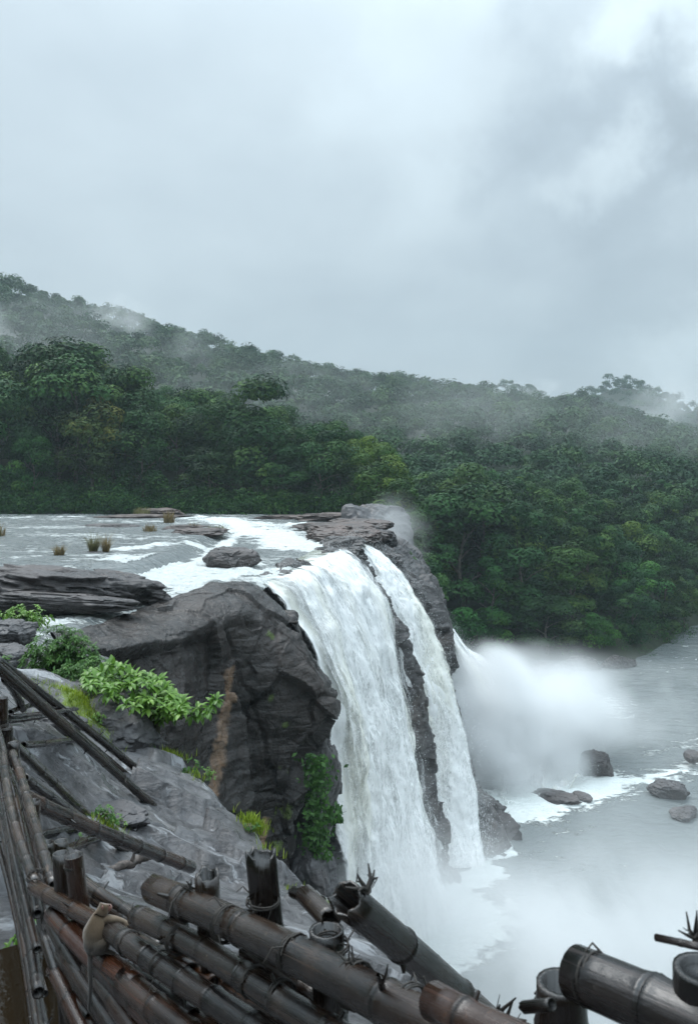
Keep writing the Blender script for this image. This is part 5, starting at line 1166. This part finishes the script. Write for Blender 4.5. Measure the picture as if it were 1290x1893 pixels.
# ------------------------------------------------------------------ monkey on the rail
def monkey():
    D = 3.10
    J = {}; verts, edges, rad = [], [], []
    def jn(name, u, v, r_px, dd=0.0, par=None):
        verts.append(P(u, v, D + dd)); rad.append(r_px * 1.12 * D / FPX); J[name] = len(verts) - 1
        if par is not None: edges.append((J[par], J[name]))
    jn('pelvis', 175, 1755, 19)
    jn('belly', 175, 1730, 25, 0, 'pelvis'); jn('chest', 181, 1703, 19, 0, 'belly'); jn('neck', 188, 1687, 11, 0, 'chest')
    jn('head', 193, 1676, 12.5, .0, 'neck'); jn('crown', 195, 1671, 10.5, .004, 'head'); jn('muzzle', 203, 1678, 6.0, -.004, 'head'); jn('nose', 208, 1680, 3.6, -.006, 'muzzle')
    # arms: the far one reaches along the rail, the near one hangs in front
    jn('shoulder', 193, 1698, 9, -.01, 'chest'); jn('elbow', 214, 1699, 6, -.02, 'shoulder'); jn('wrist', 231, 1704, 4.2, -.01, 'elbow'); jn('palm', 237, 1708, 4, -.01, 'wrist')
    for k, (du, dv, dz) in enumerate(((6, 5, -.012), (8, 6, -.004), (8, 6.5, .004), (6, 7, .012))):
        jn('knuckle%d' % k, 237 + du * .55, 1708 + dv * .4, 1.5, -.01 + dz, 'palm'); jn('tip%d' % k, 237 + du, 1708 + dv, 1.0, -.01 + dz, 'knuckle%d' % k)
    jn('thumb', 233, 1711, 1.4, -.02, 'palm'); jn('thumbtip', 235, 1715, 1.0, -.022, 'thumb')
    jn('shoulder2', 186, 1699, 8, .035, 'chest'); jn('elbow2', 203, 1707, 5.5, .06, 'shoulder2'); jn('wrist2', 222, 1709, 4, .06, 'elbow2'); jn('palm2', 228, 1711, 3.6, .06, 'wrist2')
    for k in range(4): jn('tipb%d' % k, 234 + k % 2, 1713 + k, 1.1, .05 + .006 * k, 'palm2')
    # legs folded on the rail
    jn('hip', 187, 1748, 12, -.045, 'pelvis'); jn('knee', 203, 1733, 8.5, -.035, 'hip'); jn('ankle', 196, 1758, 4.6, -.035, 'knee'); jn('foot', 207, 1761, 4, -.04, 'ankle'); jn('toe', 215, 1764, 2, -.04, 'foot')
    jn('hip2', 184, 1748, 11, .045, 'pelvis'); jn('knee2', 199, 1735, 8, .045, 'hip2'); jn('ankle2', 193, 1757, 4.6, .045, 'knee2'); jn('foot2', 204, 1762, 3.6, .045, 'ankle2')
    jn('tail0', 168, 1764, 5.2, -.02, 'pelvis'); jn('tail1', 167, 1785, 4.2, -.055, 'tail0'); jn('tail2', 168, 1815, 3.8, -.075, 'tail1'); jn('tail3', 167, 1845, 3.4, -.09, 'tail2'); jn('tail4', 165, 1866, 2.8, -.095, 'tail3'); jn('tail5', 170, 1874, 1.8, -.095, 'tail4')
    base = np.array(P(176, 1768, D))
    me = bpy.data.meshes.new('monkey'); me.from_pydata([tuple(np.array(v) - base) for v in verts], edges, []); me.update()
    o = link('macaque', me, None, loc=base)
    sk = o.modifiers.new('skin', 'SKIN'); sk.use_smooth_shade = True
    for k, v in enumerate(me.skin_vertices[0].data): v.radius = (rad[k], rad[k]); v.use_root = k == 0
    sb = o.modifiers.new('sub', 'SUBSURF'); sb.levels = 2; sb.render_levels = 2; sm_ = o.modifiers.new('smooth', 'SMOOTH'); sm_.iterations = 6; sm_.factor = .5
    dg = bpy.context.evaluated_depsgraph_get(); me2 = bpy.data.meshes.new_from_object(o.evaluated_get(dg)); o.modifiers.clear(); o.data = me2; me2.materials.clear()
    m, nt = mat_new('monkey fur and skin')
    c = attr(nt, 'fur')['Color']; po = nd(nt, 'ShaderNodeTexCoord').outputs['Object']
    hn = noise(nt, vscale(nt, po, (160, 160, 45)), 1.0, 4, .7)
    c = mixc(nt, 1.0, c, mixc(nt, hn, (.55, .52, .5), (1.25, 1.2, 1.15)), 'MULTIPLY')
    b = nd(nt, 'ShaderNodeBsdfPrincipled', {'Base Color': c, 'Roughness': .8, 'Sheen Weight': .35, 'Sheen Roughness': .5,
        'Normal': nd(nt, 'ShaderNodeBump', {'Height': hn, 'Strength': .6, 'Distance': .004}).outputs[0]})
    out(nt, b.outputs[0]); me2.materials.append(m)
    co = np.array([v.co[:] for v in me2.vertices]) + base; u = co[:, 0] / co[:, 1] * FPX + UC; v = -co[:, 2] / co[:, 1] * FPX + VH
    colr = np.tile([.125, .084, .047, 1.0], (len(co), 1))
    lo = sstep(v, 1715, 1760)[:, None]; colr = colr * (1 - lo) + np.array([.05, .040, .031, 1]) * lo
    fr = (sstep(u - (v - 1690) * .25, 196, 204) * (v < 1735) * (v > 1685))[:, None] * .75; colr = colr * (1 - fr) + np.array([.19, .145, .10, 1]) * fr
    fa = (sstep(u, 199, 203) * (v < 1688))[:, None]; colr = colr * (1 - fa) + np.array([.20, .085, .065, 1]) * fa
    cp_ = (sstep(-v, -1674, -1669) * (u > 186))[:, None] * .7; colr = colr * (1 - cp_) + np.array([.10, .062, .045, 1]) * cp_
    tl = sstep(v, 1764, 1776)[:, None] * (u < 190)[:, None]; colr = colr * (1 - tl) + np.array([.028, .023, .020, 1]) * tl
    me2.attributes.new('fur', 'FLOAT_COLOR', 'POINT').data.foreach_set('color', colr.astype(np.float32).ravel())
    s_ = D / FPX
    def ball(name, u, v, dd, r_px, sq, col):
        bm = bmesh.new(); bmesh.ops.create_uvsphere(bm, u_segments=14, v_segments=10, radius=r_px * s_); mm = bpy.data.meshes.new(name); bm.to_mesh(mm); bm.free()
        for p_ in mm.polygons: p_.use_smooth = True
        q = link(name, mm, plain_mat('monkey ' + name, col, tuple(min(1, k * 1.4) for k in col), 60, .4 if name == 'eye' else .7, .001), o, P(u, v, D + dd) - base); q.scale = sq; return q
    ball('ear', 190, 1678, -.026, 4.2, (.55, .5, 1.0), (.20, .10, .08)); ball('ear', 190, 1678, .026, 4.2, (.55, .5, 1.0), (.20, .10, .08))
    ball('eye', 203.5, 1673.5, -.011, 1.3, (1, 1, 1), (.01, .008, .006)); ball('eye', 203.5, 1673.5, .011, 1.3, (1, 1, 1), (.01, .008, .006))
    return tag(o, 'small tan monkey with a long dark tail sitting on the bamboo rail, looking right', 'monkey')
monkey()

# ------------------------------------------------------------------ spray, drifting cloud and air
def mist_mat(name, dens, nscale, lo, hi, fall=(1.0, .2), vert=None, aniso=.1, warp=1.4, stretch=(1, 1, 1), col=(.992, .997, 1.0)):
    m, nt = mat_new(name)
    ob = nd(nt, 'ShaderNodeTexCoord').outputs['Object']; pos = nd(nt, 'ShaderNodeNewGeometry').outputs['Position']
    n_ = noise(nt, vscale(nt, pos, stretch), nscale, 5, .58, .5)
    ln = nd(nt, 'ShaderNodeVectorMath', {0: nd(nt, 'ShaderNodeVectorMath', {0: ob, 1: vscale(nt, nd(nt, 'ShaderNodeVectorMath', {0: nd(nt, 'ShaderNodeTexNoise', {'Vector': pos, 'Scale': nscale * .7, 'Detail': 3.0}).outputs['Color'], 1: (.5, .5, .5)}, operation='SUBTRACT').outputs[0], (warp, warp, warp))}, operation='ADD').outputs[0]}, operation='LENGTH').outputs['Value']
    l0 = nd(nt, 'ShaderNodeVectorMath', {0: ob}, operation='LENGTH').outputs['Value']
    f = math_(nt, 'MULTIPLY', remap(nt, ln, fall[0], fall[1], 0.0, 1.0), remap(nt, l0, 1.0, .72))
    dn = math_(nt, 'MULTIPLY', math_(nt, 'MULTIPLY', f, remap(nt, n_, lo, hi)), dens)
    v = nd(nt, 'ShaderNodeVolumePrincipled', {'Color': (*col, 1), 'Density': dn, 'Anisotropy': aniso})
    out(nt, None, v.outputs[0]); return m
def puff(name, c, rad, mat, label, rz=0.0):
    bm = bmesh.new(); bmesh.ops.create_icosphere(bm, subdivisions=3, radius=1.0); me = bpy.data.meshes.new(name); bm.to_mesh(me); bm.free()
    o = link(name, me, mat, loc=c); o.scale = rad; o.rotation_euler = (0, 0, R(rz)); return tag(o, label, kind='stuff')
puff('spray_mist', P(893,1325,82), (7.5,7,8.8), mist_mat('dense spray', 1.5, .16, .26, .54, (1.0, .1), warp=2.4), 'dense white spray blowing off the far waterfall')
puff('spray_mist', P(940,1395,82), (9.5,8,7.5), mist_mat('low spray', .9, .13, .26, .58, (1.0, .1), warp=2.2), 'white spray rolling over the foam at the foot of the far waterfall')
puff('spray_mist', P(1000,1345,86), (14,11,10), mist_mat('thin spray', .55, .11, .28, .60, (1.0, .05), warp=2.2), 'thin spray drifting over the open pool')
puff('spray_mist', P(1130,1330,90), (18,13,9.5), mist_mat('far spray', .16, .09, .30, .66, (1.0, .1), warp=2.2), 'faint spray haze over the far side of the pool')
puff('spray_mist', P(1010,1890,42), (18,15,12.5), mist_mat('plunge mist', .34, .085, .36, .64, (1.0, .2)), 'thick mist rising from the foot of the main waterfall')
puff('spray_mist', P(1200,1640,52), (16,13,11), mist_mat('drifting mist', .10, .07, .30, .62, (1.0, .2)), 'mist drifting across the lower right of the gorge')
puff('spray_mist', P(770,1790,52), (6.5,5.5,8), mist_mat('plunge spray', .40, .14, .32, .60, (.98, .35)), 'spray at the foot of the main waterfall')
puff('spray_mist', P(742,1560,52), (3.6,3.2,9), mist_mat('fall mist', .10, .22, .30, .62, (1.0, .1), warp=2.2), 'soft spray hanging round the lower half of the main waterfall')
puff('spray_mist', P(862,1500,64), (2.6,2.6,7), mist_mat('narrow fall mist', .08, .25, .30, .62, (1.0, .1), warp=2.2), 'soft spray round the lower half of the narrower waterfall')
puff('spray_mist', P(735,985,96), (6,8,6), mist_mat('edge spray', .10, .16, .34, .60, (1.0, .2)), 'spray wisp over the pale rock dome')
for k, (u, v, d, rad, dn, lo) in enumerate(((228,605,430,(24,22,26),.06,.42),(-10,640,330,(26,20,26),.11,.40),(570,735,400,(46,26,22),.028,.42),(960,735,560,(52,40,17),.045,.42),(1185,775,500,(34,34,24),.026,.44),(1255,745,640,(46,50,30),.016,.40),(330,660,370,(40,22,18),.028,.42),(120,610,420,(50,25,25),.018,.42),(1270,800,420,(34,26,28),.020,.42),(300,760,265,(90,40,30),.0048,.25),(690,790,262,(95,38,32),.0045,.25),(1150,815,262,(110,38,28),.0050,.25),(1000,800,340,(120,50,34),.0030,.25),(60,640,300,(70,40,34),.0055,.3),(800,740,450,(40,26,18),.02,.42))):
    puff('cloud_wisp', P(u, v, d), rad, mist_mat('cloud wisp %d' % k, dn, .030, lo, .68, (1.0, .1), stretch=(1, 1, 1.2)), 'low cloud wisp clinging to the forested hill', 10)
def box(name, x0, x1, y0, y1, z0, z1, mat):
    bm = bmesh.new(); bmesh.ops.create_cube(bm, size=1.0); me = bpy.data.meshes.new(name); bm.to_mesh(me); bm.free()
    o = link(name, me, mat, loc=((x0 + x1) / 2, (y0 + y1) / 2, (z0 + z1) / 2)); o.scale = (x1 - x0, y1 - y0, z1 - z0); return o
m, nt = mat_new('hazy air')
out(nt, None, nd(nt, 'ShaderNodeVolumePrincipled', {'Color': (.80, .94, 1.0, 1), 'Density': .00025}).outputs[0])
zmax = max((o.matrix_basis.translation.z for o in bpy.data.objects if o.type == 'EMPTY'), default=50)
tag(box('haze', -960, 1160, -180, 1330, -48, 215, m), kind='stuff')
